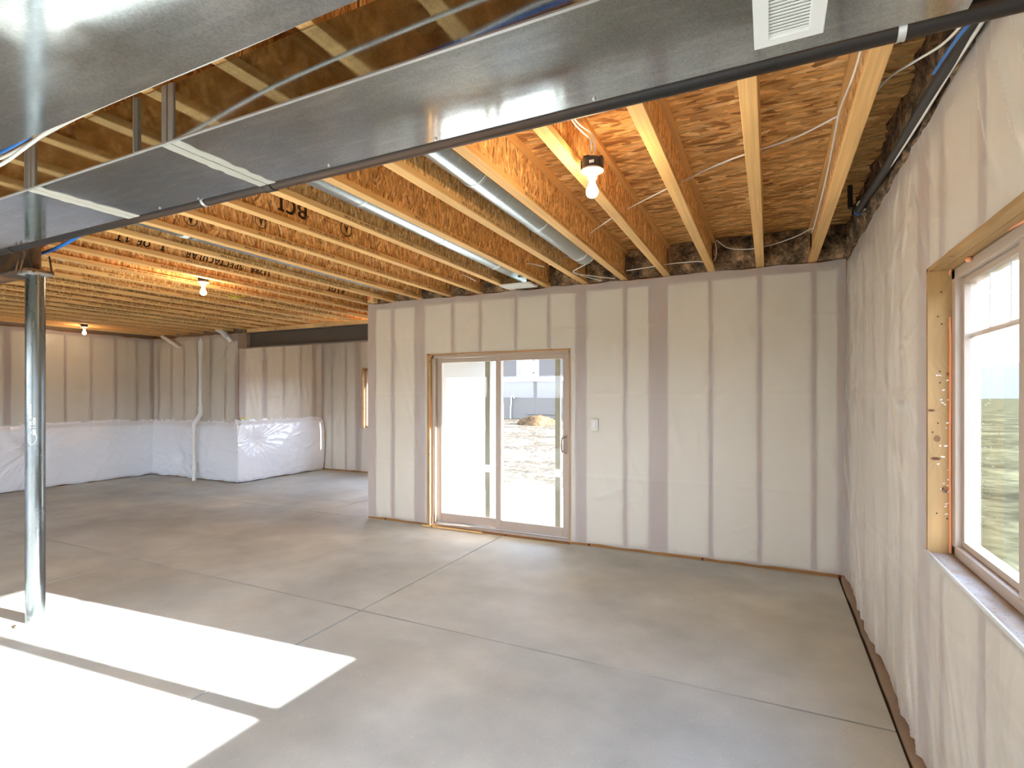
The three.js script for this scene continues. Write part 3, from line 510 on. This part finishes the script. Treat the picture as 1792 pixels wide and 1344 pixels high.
// ---------------------------------------------------------------- sliding door
{
  const d = structure('door_1', [XC, 0, ZB]);
  const [a, b, , top] = [DOOR[0] + 0.035, DOOR[1] - 0.018, 0, DOOR[3] - 0.016], zf = -0.045, zb = -0.165;
  const frame = [['jamb', bx(a, a + 0.035, 0.0, top, zb, zf, 'y', [0, 0], 0.004)], ['jamb', bx(b - 0.03, b, 0.0, top, zb, zf, 'y', [0, 0], 0.004)], ['head', bx(a, b, top - 0.04, top, zb, zf, 'x', [0, 0], 0.004)], ['sill_track', bx(a, b, -0.01, 0.03, zb, zf + 0.01, 'x', [0, 0], 0.004)]];
  for (const [n, g] of frame) part(d, n, g, M.vinyl);
  for (const z of [-0.075, -0.12]) part(d, 'track_rail', bx(a + 0.03, b - 0.03, 0.03, 0.042, z - 0.004, z + 0.004), M.zinc);
  const leaf = (x0, x1, z, st, name) => {
    const y0 = 0.042, y1 = top - 0.036, p = new THREE.Group(); p.name = name; d.add(p);
    part(p, 'stile', bx(x0, x0 + st, y0, y1, z - 0.02, z + 0.02, 'y', [0, 0], 0.004), M.vinyl); part(p, 'stile', bx(x1 - st, x1, y0, y1, z - 0.02, z + 0.02, 'y', [0, 0], 0.004), M.vinyl);
    part(p, 'rail', bx(x0 + st, x1 - st, y0, y0 + 0.1, z - 0.019, z + 0.019, 'x', [0, 0], 0.003), M.vinyl); part(p, 'rail', bx(x0 + st, x1 - st, y1 - 0.055, y1, z - 0.019, z + 0.019, 'x', [0, 0], 0.003), M.vinyl);
    part(p, 'pane', new THREE.PlaneGeometry(x1 - x0 - 2 * st + 0.01, y1 - y0 - 0.15).translate((x0 + x1) / 2, (y0 + y1) / 2 + 0.022, z), M.glass);
    return p;
  };
  leaf(a + 0.034, 1.855, -0.13, 0.07, 'fixed_panel');
  const s = leaf(1.80, b - 0.028, -0.075, 0.066, 'sliding_panel');
  part(s, 'handle', tube([[2.648, 1.12, -0.05], [2.648, 1.115, -0.025], [2.625, 1.105, -0.006], [2.618, 1.06, 0.0], [2.618, 1.0, 0.0], [2.625, 0.962, -0.006], [2.648, 0.952, -0.025], [2.648, 0.95, -0.05]], 0.0085, 40, 10), M.vinylDark, 'D-shaped pull handle');
  part(s, 'latch_plate', bx(2.632, 2.664, 0.93, 1.14, -0.056, -0.05, 'y', [0, 0], 0.002), M.vinylDark);
  // insect screen frame outside
  const sc = new THREE.Group(); sc.name = 'screen_panel'; d.add(sc);
  for (const [x0, x1] of [[1.60, 1.663], [2.477, 2.54]]) { part(sc, 'stile', bx(x0, x1, 0.02, top - 0.03, -0.195, -0.178, 'y'), M.screenFrame); part(sc, 'corner_key', bx(x0 - 0.001, x1 + 0.001, 0.66, 0.75, -0.196, -0.1775, 'y'), M.pale, 'pale splice piece on the stile'); }
  for (const [y0, y1] of [[0.0, 0.04], [top - 0.06, top - 0.02]]) part(sc, 'rail', bx(1.663, 2.477, y0, y1, -0.195, -0.178), M.screenFrame);
  // wooden opening round the frame, foam line and threshold strip
  part(d, 'opening_board', bx(DOOR[0] - 0.001, DOOR[0] + 0.033, 0, DOOR[3], -WT, 0.0, 'y', [0, 0]), M.jamb); part(d, 'opening_board', bx(DOOR[1] - 0.017, DOOR[1] + 0.001, 0, DOOR[3], -WT, 0.0, 'y'), M.jamb);
  part(d, 'opening_board', bx(DOOR[0], DOOR[1], DOOR[3] - 0.015, DOOR[3] + 0.001, -WT, 0.0, 'x'), M.jamb);
  part(d, 'threshold', bx(DOOR[0], DOOR[1], -0.014, 0.006, -0.17, 0.035, 'x'), M.plate);
  part(d, 'foam_bead', tube([[DOOR[0] + 0.036, 0.1, -0.035], [DOOR[0] + 0.035, 0.8, -0.033], [DOOR[0] + 0.037, 1.4, -0.035], [DOOR[0] + 0.036, 2.03, -0.034], [DOOR[0] + 0.5, 2.047, -0.034], [DOOR[1] - 0.03, 2.046, -0.034]], 0.006, 60, 6), M.foam, 'orange foam bead');
  const st = thing('wood_strip', 'thin pale wooden strip lying at the foot of the sliding door', 'wood strip', [XC + 1.27, 0.012, ZB + 0.06]);
  st.rotation.y = 0.0; part(st, 'strip', bx(-0.39, 0.42, -0.006, 0.009, -0.012, 0.012, 'x', [0, 0], 0.003), M.board);
}
// ---------------------------------------------------------------- windows
function windowUnit(name, wall, O, lights, grid) {
  const d = structure(name, [wall.position.x, 0, wall.position.z], wall.rotation.y), [a, b, y0, y1] = O, zf = -0.078, zb = -0.16, fw = 0.042;
  part(d, 'jamb', bx(a - 0.001, a + 0.02, y0, y1, -WT + 0.004, 0.001, 'y', [0.1, 0.2]), M.jamb); part(d, 'jamb', bx(b - 0.02, b + 0.001, y0, y1, -WT + 0.004, 0.001, 'y', [0.6, 0.2]), M.jamb);
  part(d, 'head_board', bx(a, b, y1 - 0.02, y1 + 0.001, -0.04, 0.001, 'x', [0.3, 0.1]), M.jamb); part(d, 'head_board', bx(a, b, y1 - 0.02, y1 + 0.001, -WT + 0.004, -0.042, 'x', [0.9, 0.6]), M.jamb);
  part(d, 'sill', bx(a, b, y0 - 0.03, y0, -WT + 0.004, 0.002, 'x', [0.2, 0.4]), M.sillWood, 'dusty wooden sill');
  const A = a + 0.022, B = b - 0.022, Y0 = y0 + 0.002, Y1 = y1 - 0.022;
  part(d, 'frame', merge([bx(A, A + fw, Y0, Y1, zb, zf, 'y', [0, 0], 0.004), bx(B - fw, B, Y0, Y1, zb, zf, 'y', [0, 0], 0.004), bx(A, B, Y1 - fw, Y1, zb, zf, 'x', [0, 0], 0.004), bx(A, B, Y0, Y0 + fw, zb, zf, 'x', [0, 0], 0.004)]), M.vinyl);
  const cuts = Array.isArray(lights) ? lights.map((f) => A + f * (B - A)) : Array.from({ length: lights + 1 }, (_, k) => lerp(A, B, k / lights)); lights = cuts.length - 1;
  for (let k = 1; k < lights; k++) part(d, 'mullion', bx(cuts[k] - 0.026, cuts[k] + 0.026, Y0 + fw, Y1 - fw, zb, zf, 'y', [0, 0], 0.004), M.vinyl);
  for (let k = 0; k < lights; k++) {
    const s = new THREE.Group(); s.name = numbered('sash'); d.add(s);
    const x0 = cuts[k] + (k ? 0.026 : fw), x1 = cuts[k + 1] - (k < lights - 1 ? 0.026 : fw), q0 = Y0 + fw, q1 = Y1 - fw, sw = 0.026, z0 = -0.145, z1 = -0.1;
    part(s, 'stile', bx(x0, x0 + sw, q0, q1, z0, z1, 'y', [0, 0], 0.003), M.vinyl); part(s, 'stile', bx(x1 - sw, x1, q0, q1, z0, z1, 'y', [0, 0], 0.003), M.vinyl);
    part(s, 'rail', bx(x0 + sw, x1 - sw, q0, q0 + sw, z0, z1, 'x', [0, 0], 0.003), M.vinyl); part(s, 'rail', bx(x0 + sw, x1 - sw, q1 - sw, q1, z0, z1, 'x', [0, 0], 0.003), M.vinyl);
    part(s, 'pane', new THREE.PlaneGeometry(x1 - x0 - 2 * sw + 0.006, q1 - q0 - 2 * sw + 0.006).translate((x0 + x1) / 2, (q0 + q1) / 2, -0.122), M.glass);
    if (grid) {
      const gy = 1.80, gx = [lerp(x0 + sw, x1 - sw, 0.345), lerp(x0 + sw, x1 - sw, 0.68)];
      part(s, 'grid_bar', bx(x0 + sw, x1 - sw, gy - 0.009, gy + 0.009, -0.132, -0.125, 'x'), M.vinyl);
      for (const g of gx) part(s, 'grid_bar', bx(g - 0.009, g + 0.009, gy + 0.009, q1 - sw, -0.132, -0.125, 'y'), M.pale);
    }
  }
  return d;
}
{
  const w = windowUnit('window_1', wallRight, WIN, [0, 0.25, 0.75, 1], true);
  part(w, 'foam_bead', tube([[WIN[0] + 0.024, WIN[2] + 0.006, -0.074], [WIN[0] + 0.023, 1.3, -0.073], [WIN[0] + 0.025, 1.8, -0.074], [WIN[0] + 0.024, WIN[3] - 0.024, -0.073], [3.3, WIN[3] - 0.024, -0.074], [WIN[1] - 0.03, WIN[3] - 0.025, -0.073]], 0.005, 60, 6), M.foam, 'orange foam bead round the frame');
  for (const x of [2.78, 3.35]) part(w, 'foam_lump', new THREE.IcosahedronGeometry(0.011, 1).translate(x, WIN[3] - 0.03, -0.068), M.foam);
  part(w, 'sill_film', tube([[WIN[0] - 0.01, WIN[2] + 0.002, 0.004], [2.9, WIN[2] + 0.004, 0.008], [3.3, WIN[2] + 0.001, 0.006], [3.8, WIN[2] + 0.004, 0.008], [WIN[1], WIN[2] + 0.002, 0.005]], 0.007, 50, 6), M.film, 'rolled edge of plastic film on the sill');
  // nail holes, knots and flecks on the end jamb
  for (let k = 0; k < 9; k++) part(w, 'nail_hole', new THREE.CylinderGeometry(0.0032, 0.0032, 0.001, 8).rotateZ(Math.PI / 2).translate(WIN[0] + 0.0207, lerp(1.02, 2.03, hash(k, 1, 3)), -0.012 - 0.055 * hash(k, 2, 3)), M.dark);
  for (const [y, z] of [[1.38, -0.03], [1.17, -0.056]]) part(w, 'knot', new THREE.CylinderGeometry(0.011, 0.011, 0.0012, 14).rotateZ(Math.PI / 2).scale(1, 1.25, 1).translate(WIN[0] + 0.0207, 0, 0).translate(0, y, z), std({ color: rgb(0.2, 0.1, 0.04), roughness: 0.8 }));
  for (let k = 0; k < 26; k++) { const g = new THREE.PlaneGeometry(0.005 + 0.008 * hash(k, 4, 1), 0.0025 + 0.003 * hash(k, 5, 1)); g.rotateZ(hash(k, 6, 1) * 1.2 - 0.6); g.rotateY(Math.PI / 2); part(w, 'plaster_fleck', g.translate(WIN[0] + 0.0213, lerp(0.95, 1.66, hash(k, 7, 1)), -0.02 - 0.05 * Math.sqrt(hash(k, 8, 1))), M.white); }
}
windowUnit('window_2', wallRight, WIN2, 3, false);
windowUnit('window_4', wallNear, NWIN, 5, false);
windowUnit('window_3', wallAlcove, AWIN, 2, false);
windowUnit('window_5', wallAlcoveR, SWIN, 1, false);

// ---------------------------------------------------------------- drain pipe, electrical and water lines
{
  const t = thing('drain_pipe', 'white plastic drain pipe with a jog, standing before the plastic wall', 'pipe', [-9.343, 0, -6.26]);
  const r = 0.034;
  part(t, 'pipe', merge([rod([0, 1.26, 0], [0, 2.56, 0], r), rod([-0.147, 0, 0.03], [-0.147, 1.03, 0.03], r)]), M.pvc);
  part(t, 'elbow', tube([[0, 1.3, 0], [0, 1.24, 0], [-0.05, 1.16, 0.012], [-0.1, 1.11, 0.02], [-0.147, 1.04, 0.03], [-0.147, 0.98, 0.03]], r + 0.006, 30, 18), M.pvc);
  for (const [x, y, z] of [[0, 1.32, 0], [0, 2.36, 0], [-0.147, 0.97, 0.03], [-0.147, 0.22, 0.03]]) part(t, 'coupling', new THREE.CylinderGeometry(r + 0.007, r + 0.007, 0.07, 24).translate(x, y, z), M.pvc);
  part(t, 'top_cap', lathe([[0, 0.085], [0.012, 0.07], [0.03, 0.03], [r + 0.006, 0.0], [r + 0.006, -0.17], [r, -0.17]], 24).translate(0, 2.53, 0), M.pvc);
  part(t, 'clean_out', new THREE.CylinderGeometry(0.022, 0.026, 0.05, 18).rotateZ(0.9).translate(-0.2, 0.26, 0.04), M.pvc);
}
{
  const t = thing('vent_pipe', 'white plastic pipe slanting from the joists to the plastic left of the drain pipe', 'pipe', [0, 0, 0]);
  part(t, 'pipe', rod([-10.52, 2.7, -6.28], [-10.1, 2.47, -6.36], 0.034), M.pvc); part(t, 'coupling', rod([-10.36, 2.612, -6.31], [-10.28, 2.568, -6.325], 0.04), M.pvc);
  const e = thing('elbow_pipe', 'white plastic elbow pipe at the corner beside the steel beam', 'pipe', [0, 0, 0]);
  part(e, 'elbow', tube([[-8.82, 2.74, -6.2], [-8.75, 2.69, -6.24], [-8.70, 2.64, -6.28], [-8.67, 2.58, -6.32], [-8.67, 2.53, -6.37]], 0.04, 26, 16), M.pvc);
  part(e, 'coupling', rod([-8.72, 2.675, -6.26], [-8.66, 2.59, -6.29], 0.052), M.pvc);
}
function line(name, label, cat, pts, r, mat, seg) { const m = new THREE.Mesh(tube(pts, r, seg), mat); m.name = numbered(name); m.castShadow = m.receiveShadow = true; scene.add(m); return meta(m, label, cat); }
line('cable', 'white cable strung straight through the joist webs near the dangling bulb', 'cable', [[0.30, 2.87, -2.9], [0.12, 2.86, -3.03], [-0.2, 2.862, -3.17], [-0.48, 2.86, -3.36], [-0.9, 2.862, -3.7], [-1.04, 2.86, -3.83], [-1.31, 2.862, -4.13]], 0.0045, M.cable, 60);
line('cable', 'white cable stapled along the last joist and looping across the brown insulation', 'cable', [[0.296, 2.76, -1.7], [0.292, 2.77, -2.0], [0.292, 2.79, -2.4], [0.29, 2.86, -2.85], [0.292, 2.84, -3.1], [0.293, 2.8, -3.5], [0.292, 2.78, -4.1], [0.292, 2.79, -4.6], [0.31, 2.93, -5.0], [0.2, 2.9, -5.08], [-0.004, 2.86, -5.12], [-0.2, 2.85, -5.12], [-0.342, 2.88, -5.1], [-0.43, 2.95, -5.08], [-0.425, 2.85, -5.08], [-0.45, 2.77, -5.1], [-0.6, 2.79, -5.13], [-0.86, 2.795, -5.14], [-1.05, 2.78, -5.13], [-1.24, 2.765, -5.1]], 0.0045, M.cable, 180);
line('cable', 'white cable running along the top of the wrinkled plastic wall', 'cable', [[0.60, 2.71, -1.4], [0.575, 2.67, -1.9], [0.57, 2.69, -2.3], [0.565, 2.7, -2.7], [0.56, 2.735, -3.3], [0.555, 2.80, -3.8], [0.55, 2.83, -4.1], [0.53, 2.84, -4.2], [0.55, 2.80, -4.22], [0.6, 2.82, -4.25]], 0.006, M.cable, 80);
line('cable', 'thin white cable crossing from the last joist to the blue water tube', 'cable', [[0.38, 2.86, -2.85], [0.43, 2.84, -2.6], [0.47, 2.76, -2.35], [0.495, 2.67, -2.1], [0.50, 2.62, -1.9], [0.5, 2.59, -1.6]], 0.0045, M.cable, 50);
line('water_tube', 'blue water tube beside the white cable at the top right', 'tube', [[0.515, 2.68, -2.3], [0.51, 2.65, -2.12], [0.505, 2.62, -1.98], [0.51, 2.6, -1.85], [0.52, 2.6, -1.5]], 0.0055, M.pexBlue, 40);
{
  const t = thing('flex_pipe', 'black ribbed pipe lying along the top of the wrinkled plastic wall', 'pipe', [0, 0, 0]);
  const P = [[0.60, 2.73, -1.3], [0.575, 2.70, -1.9], [0.56, 2.71, -2.4], [0.556, 2.745, -3.2], [0.553, 2.805, -4.0], [0.55, 2.82, -4.3]];
  part(t, 'pipe', tube(P, 0.023, 90, 16), M.blackPlastic);
  part(t, 'end_ring', new THREE.TorusGeometry(0.023, 0.005, 8, 20).translate(0.55, 2.82, -4.305), M.pexBlue, 'bright blue end ring');
  part(t, 'branch_pipe', rod([0.5, 2.84, -4.28], [0.5, 3.0, -4.3], 0.016), M.blackPlastic);
  part(t, 'strap', new THREE.TorusGeometry(0.026, 0.004, 6, 18).translate(0.572, 2.702, -2.02), M.zinc);
}
line('cable', 'forked white cable end hanging under the wide silver duct', 'cable', [[-1.42, 2.78, -4.6], [-1.5, 2.76, -4.66], [-1.66, 2.72, -4.75], [-1.55, 2.715, -4.95], [-1.38, 2.72, -5.2]], 0.0045, M.cable, 40);
line('cable', 'second fork of white cable under the wide silver duct', 'cable', [[-1.655, 2.722, -4.77], [-1.6, 2.712, -4.95], [-1.52, 2.715, -5.22]], 0.0045, M.cable, 24);
for (const [a, b, k] of [[5, 1.0, 0], [6, 0.9, 1], [7, 1.05, 2], [8, 0.95, 3]]) { const x = JX(a); line('cable', `short white cable poking through the ${ORD[a]} joist by the door wall`, 'cable', [[x + 0.17, 2.83 - 0.02 * k, -4.72 - 0.06 * k], [x + 0.02, 2.845, -4.66 - 0.07 * k], [x - 0.16, 2.80 + 0.01 * k, -4.7 - 0.07 * k]], 0.0045, M.cable, 20); }
// tubes over the beam end and through the gap between the ducts
line('water_tube', 'blue water tube drooping over the rusty beam end', 'tube', [[-5.3, 2.58, -1.985], [-4.78, 2.59, -1.985], [-4.6, 2.595, -1.98], [-4.5, 2.607, -1.98], [-4.3, 2.64, -1.98], [-4.1, 2.672, -1.97], [-3.8, 2.695, -1.92], [-3.4, 2.70, -1.82]], 0.012, M.pexBlue, 80);
line('water_tube', 'red water tube above the rusty beam end', 'tube', [[-5.3, 2.62, -1.97], [-4.78, 2.632, -1.975], [-4.65, 2.65, -1.975], [-4.5, 2.67, -1.97], [-4.3, 2.69, -1.95], [-4.0, 2.70, -1.88]], 0.011, M.pexRed, 60);
line('cable', 'white cable sagging in the gap between the two trunk ducts', 'cable', [[-4.6, 2.4, -0.95], [-3.0, 2.37, -0.9], [-2.44, 2.372, -0.9], [-2.2, 2.395, -0.89], [-1.99, 2.425, -0.89], [-1.75, 2.48, -0.93], [-1.4, 2.56, -1.0], [-0.7, 2.64, -1.08], [0.2, 2.67, -1.1]], 0.006, M.cable, 80);
line('water_tube', 'blue water tube sagging in the gap between the two trunk ducts', 'tube', [[-4.6, 2.42, -0.92], [-3.0, 2.39, -0.88], [-2.44, 2.394, -0.88], [-2.2, 2.408, -0.88], [-1.95, 2.45, -0.88], [-1.6, 2.53, -0.95], [-1.2, 2.6, -1.05], [0.2, 2.68, -1.06]], 0.006, M.pexBlue, 80);
line('cable', 'upper white cable in the gap between the two trunk ducts', 'cable', [[-4.6, 2.6, -1.1], [-3.0, 2.58, -1.1], [-2.3, 2.6, -1.08], [-1.5, 2.65, -1.13], [0.2, 2.69, -1.14]], 0.006, M.cable, 60);
{ const t = thing('loose_wire', 'yellow wires hanging under the grey duct beside the middle bulb', 'wire', [-5.62, 2.72, -4.2]);
  for (const p of [[[-0.12, 0.01, -0.12], [0.0, -0.02, -0.05], [0.1, -0.015, 0.05]], [[-0.14, 0.02, 0.04], [-0.02, -0.02, -0.03], [0.12, 0.0, 0.16]], [[0.02, 0.03, -0.1], [0.0, -0.01, 0.0], [0.03, -0.02, 0.12]]]) part(t, 'wire', tube(p, 0.005, 16, 6), M.yellow); }
{ const t = thing('switch_box', 'pale switch box showing at the film right of the sliding door', 'switch', [-1.6165, 1.255, ZB + 0.012]);
  part(t, 'plate', new RoundedBoxGeometry(0.075, 0.12, 0.012, 2, 0.004), M.offwhite); part(t, 'rocker', new RoundedBoxGeometry(0.034, 0.066, 0.012, 2, 0.003).translate(0, 0, 0.006), M.white);
  part(t, 'frame', merge([bx(-0.042, 0.042, 0.06, 0.064, -0.004, 0.006), bx(-0.042, 0.042, -0.064, -0.06, -0.004, 0.006)]), M.vinyl); }
{ const t = thing('wood_block', 'short wood block with an orange mark at the wall corner above the plastic', 'wood block', [-4.46, 2.715, -5.22]); part(t, 'block', bx(-0.05, 0.05, 0, 0.1, -0.04, 0.04, 'y', [0, 0], 0.003), M.board); part(t, 'paint_mark', bx(-0.052, -0.01, 0.03, 0.1, 0.04, 0.0415), M.orange); }
{ const t = thing('yellow_clip', 'small yellow clip on the blanket corner under the steel beam', 'clip', [XS + 0.1, 1.155, -6.42]); part(t, 'clip', new RoundedBoxGeometry(0.12, 0.02, 0.05, 1, 0.004), M.yellow); part(t, 'wrap', new RoundedBoxGeometry(0.05, 0.045, 0.052, 1, 0.006).translate(-0.05, -0.02, 0), M.offwhite); }

// ---------------------------------------------------------------- outdoors
function terrain(name, x0, x1, z0, z1, nx, nz, f, mat, label, cat) {
  const pos = [], uv = [], idx = [];
  for (let j = 0; j <= nz; j++) for (let i = 0; i <= nx; i++) { const x = lerp(x0, x1, i / nx), z = lerp(z0, z1, j / nz); pos.push(x, f(x, z), z); uv.push(x, z); }
  for (let j = 0; j < nz; j++) for (let i = 0; i < nx; i++) { const a = j * (nx + 1) + i; idx.push(a, a + nx + 1, a + 1, a + 1, a + nx + 1, a + nx + 2); }
  const g = new THREE.BufferGeometry(); g.setAttribute('position', new THREE.Float32BufferAttribute(pos, 3)); g.setAttribute('uv', new THREE.Float32BufferAttribute(uv, 2)); g.setIndex(idx); g.computeVertexNormals();
  const m = new THREE.Mesh(g, mat); m.name = name; m.castShadow = m.receiveShadow = true; scene.add(m); m.userData.kind = 'structure'; if (label) m.userData.label = label; return m;
}
terrain('ground_yard', -30, 1.2, -32, -8.55, 150, 100, (x, z) => { const d = -8.55 - z, e = smooth(1.1, -2.5, x); return lerp(-0.33, -0.2, e) + e * 0.028 * d * smooth(0, 6, d) + 0.035 * fbm(x * 0.9, z * 0.9, 5, 4) * smooth(0, 1, d) + 0.05 * Math.max(0, noise(x * 0.35, z * 1.1, 6)) * smooth(0.5, 2, d); }, M.dirt);
terrain('ground_field', -700, 900, -900, 700, 90, 90, (x, z) => { const near = smooth(60, 20, Math.hypot(x, z)); return -0.55 - 0.1 * near + (Math.hypot(x, z) > 60 ? 2.0 * fbm(x * 0.008, z * 0.008, 15, 3) - 1.2 : 0); }, M.field);
terrain('ground_side', 0.8, 60, -50, 25, 120, 150, (x, z) => -0.3 - 0.004 * x + 0.05 * fbm(x * 0.6, z * 0.6, 25, 4), M.field);
{ const n = 160, pos = [], idx = [];
  for (let k = 0; k <= n; k++) { const a = lerp(-1.2, 1.5, k / n), R = 800, h = 42 + 24 * noise(a * 3.1, 1, 9) + 9 * noise(a * 11, 2, 9) + 3 * noise(a * 37, 2, 9); const c = Math.cos(a), s = -Math.sin(a); pos.push(c * R, -6, s * R, c * (R + 160), h * 0.75, s * (R + 160), c * (R + 320), h, s * (R + 320), c * (R + 500), -6, s * (R + 500)); }
  for (let k = 0; k < n; k++) for (let i = 0; i < 3; i++) { const a = k * 4 + i; idx.push(a, a + 4, a + 1, a + 1, a + 4, a + 5); }
  const g = new THREE.BufferGeometry(); g.setAttribute('position', new THREE.Float32BufferAttribute(pos, 3)); g.setIndex(idx); g.computeVertexNormals();
  const m = new THREE.Mesh(g, M.hill); m.name = 'hills'; m.userData.kind = 'structure'; scene.add(m); }
{ const p = structure('patio'); part(p, 'patio_slab', bx(XC + 0.175, 0.6, -0.3, -0.1, -8.2, ZB - 0.18), M.patio);
  const d = structure('deck'); for (let k = 0; k < 20; k++) part(d, 'plank', bx(XC + 0.18, 0.75, 2.62, 2.655, -8.5 + k * 0.15, -8.5 + k * 0.15 + 0.143, 'x', [k * 0.3, 0], 0.004), M.board);
  part(d, 'deck_pier', bx(0.55, 0.85, -0.3, 2.62, -8.9, -8.1), M.siding); }
{ const pos = [-9.8, 0.12, -23], t = thing('dirt_mound', 'mound of brown dirt before the grey house beyond the door', 'dirt mound', pos);
  const g = new THREE.SphereGeometry(1, 40, 20, 0, Math.PI * 2, 0, Math.PI / 2); g.scale(0.95, 0.5, 0.9); const q = g.attributes.position; for (let k = 0; k < q.count; k++) { const x = q.getX(k), y = q.getY(k), z = q.getZ(k), e = 1 + 0.14 * fbm(x * 4, z * 4 + y * 3, 3, 4); q.setXYZ(k, x * e, y * e, z * e); } g.computeVertexNormals(); part(t, 'mound', uvMetres(g), M.mound); }
{
  const t = thing('grey_house', 'grey house with white trim standing beyond the dirt yard', 'house', [0, 0, -26]), F = 0.06;
  part(t, 'foundation', bx(-22, -4, -0.5, 2.3, -8, 0), M.houseBase);
  part(t, 'siding', merge(Array.from({ length: 26 }, (_, k) => { const g = bx(-22, -4, 2.5 + k * 0.16, 2.5 + (k + 1) * 0.16, -8, 0.02); return g; })), M.houseGrey);
  part(t, 'trim_band', bx(-22.05, -3.95, 2.3, 2.52, -8.05, 0.06, 'x', [0, 0], 0.01), M.houseTrim);
  part(t, 'trim_board', bx(-12.28, -10.98, 2.52, 4.6, 0.02, 0.05), M.houseTrim);
  const w = part(t, 'window', merge([bx(-12.1, -12.02, 2.74, 4.3, 0.05, 0.1), bx(-11.32, -11.24, 2.74, 4.3, 0.05, 0.1), bx(-12.1, -11.24, 2.74, 2.8, 0.05, 0.1), bx(-12.1, -11.24, 3.4, 3.5, 0.05, 0.1), bx(-12.1, -11.24, 4.24, 4.3, 0.05, 0.1)]), M.white);
  part(w, 'pane', bx(-12.02, -11.32, 2.8, 3.4, 0.052, 0.06), M.paneDark); part(w, 'pane', bx(-12.02, -11.32, 3.5, 4.24, 0.052, 0.06), M.paneDark);
  part(t, 'roof', new THREE.ExtrudeGeometry(new THREE.Shape([new THREE.Vector2(-9, 0), new THREE.Vector2(1, 0), new THREE.Vector2(-4, 2.4)]), { depth: 18.6, bevelEnabled: false }).rotateY(Math.PI / 2).translate(-22.3, 6.66, -8).rotateY(0), M.houseBase);
  part(t, 'wall_pipe', tube([[-12.62, 0, 0.1], [-12.62, 0.7, 0.1], [-12.58, 1.2, 0.1], [-12.56, 1.5, 0.1], [-12.4, 1.52, 0.12], [-12.38, 1.4, 0.14]], 0.035, 40, 8), M.houseTrim, 'white pipe on the foundation');
  part(t, 'ledge', bx(-11.7, -4, 0.55, 0.6, 0, 0.05), M.houseBase);
}

renderer.render(scene, camera);
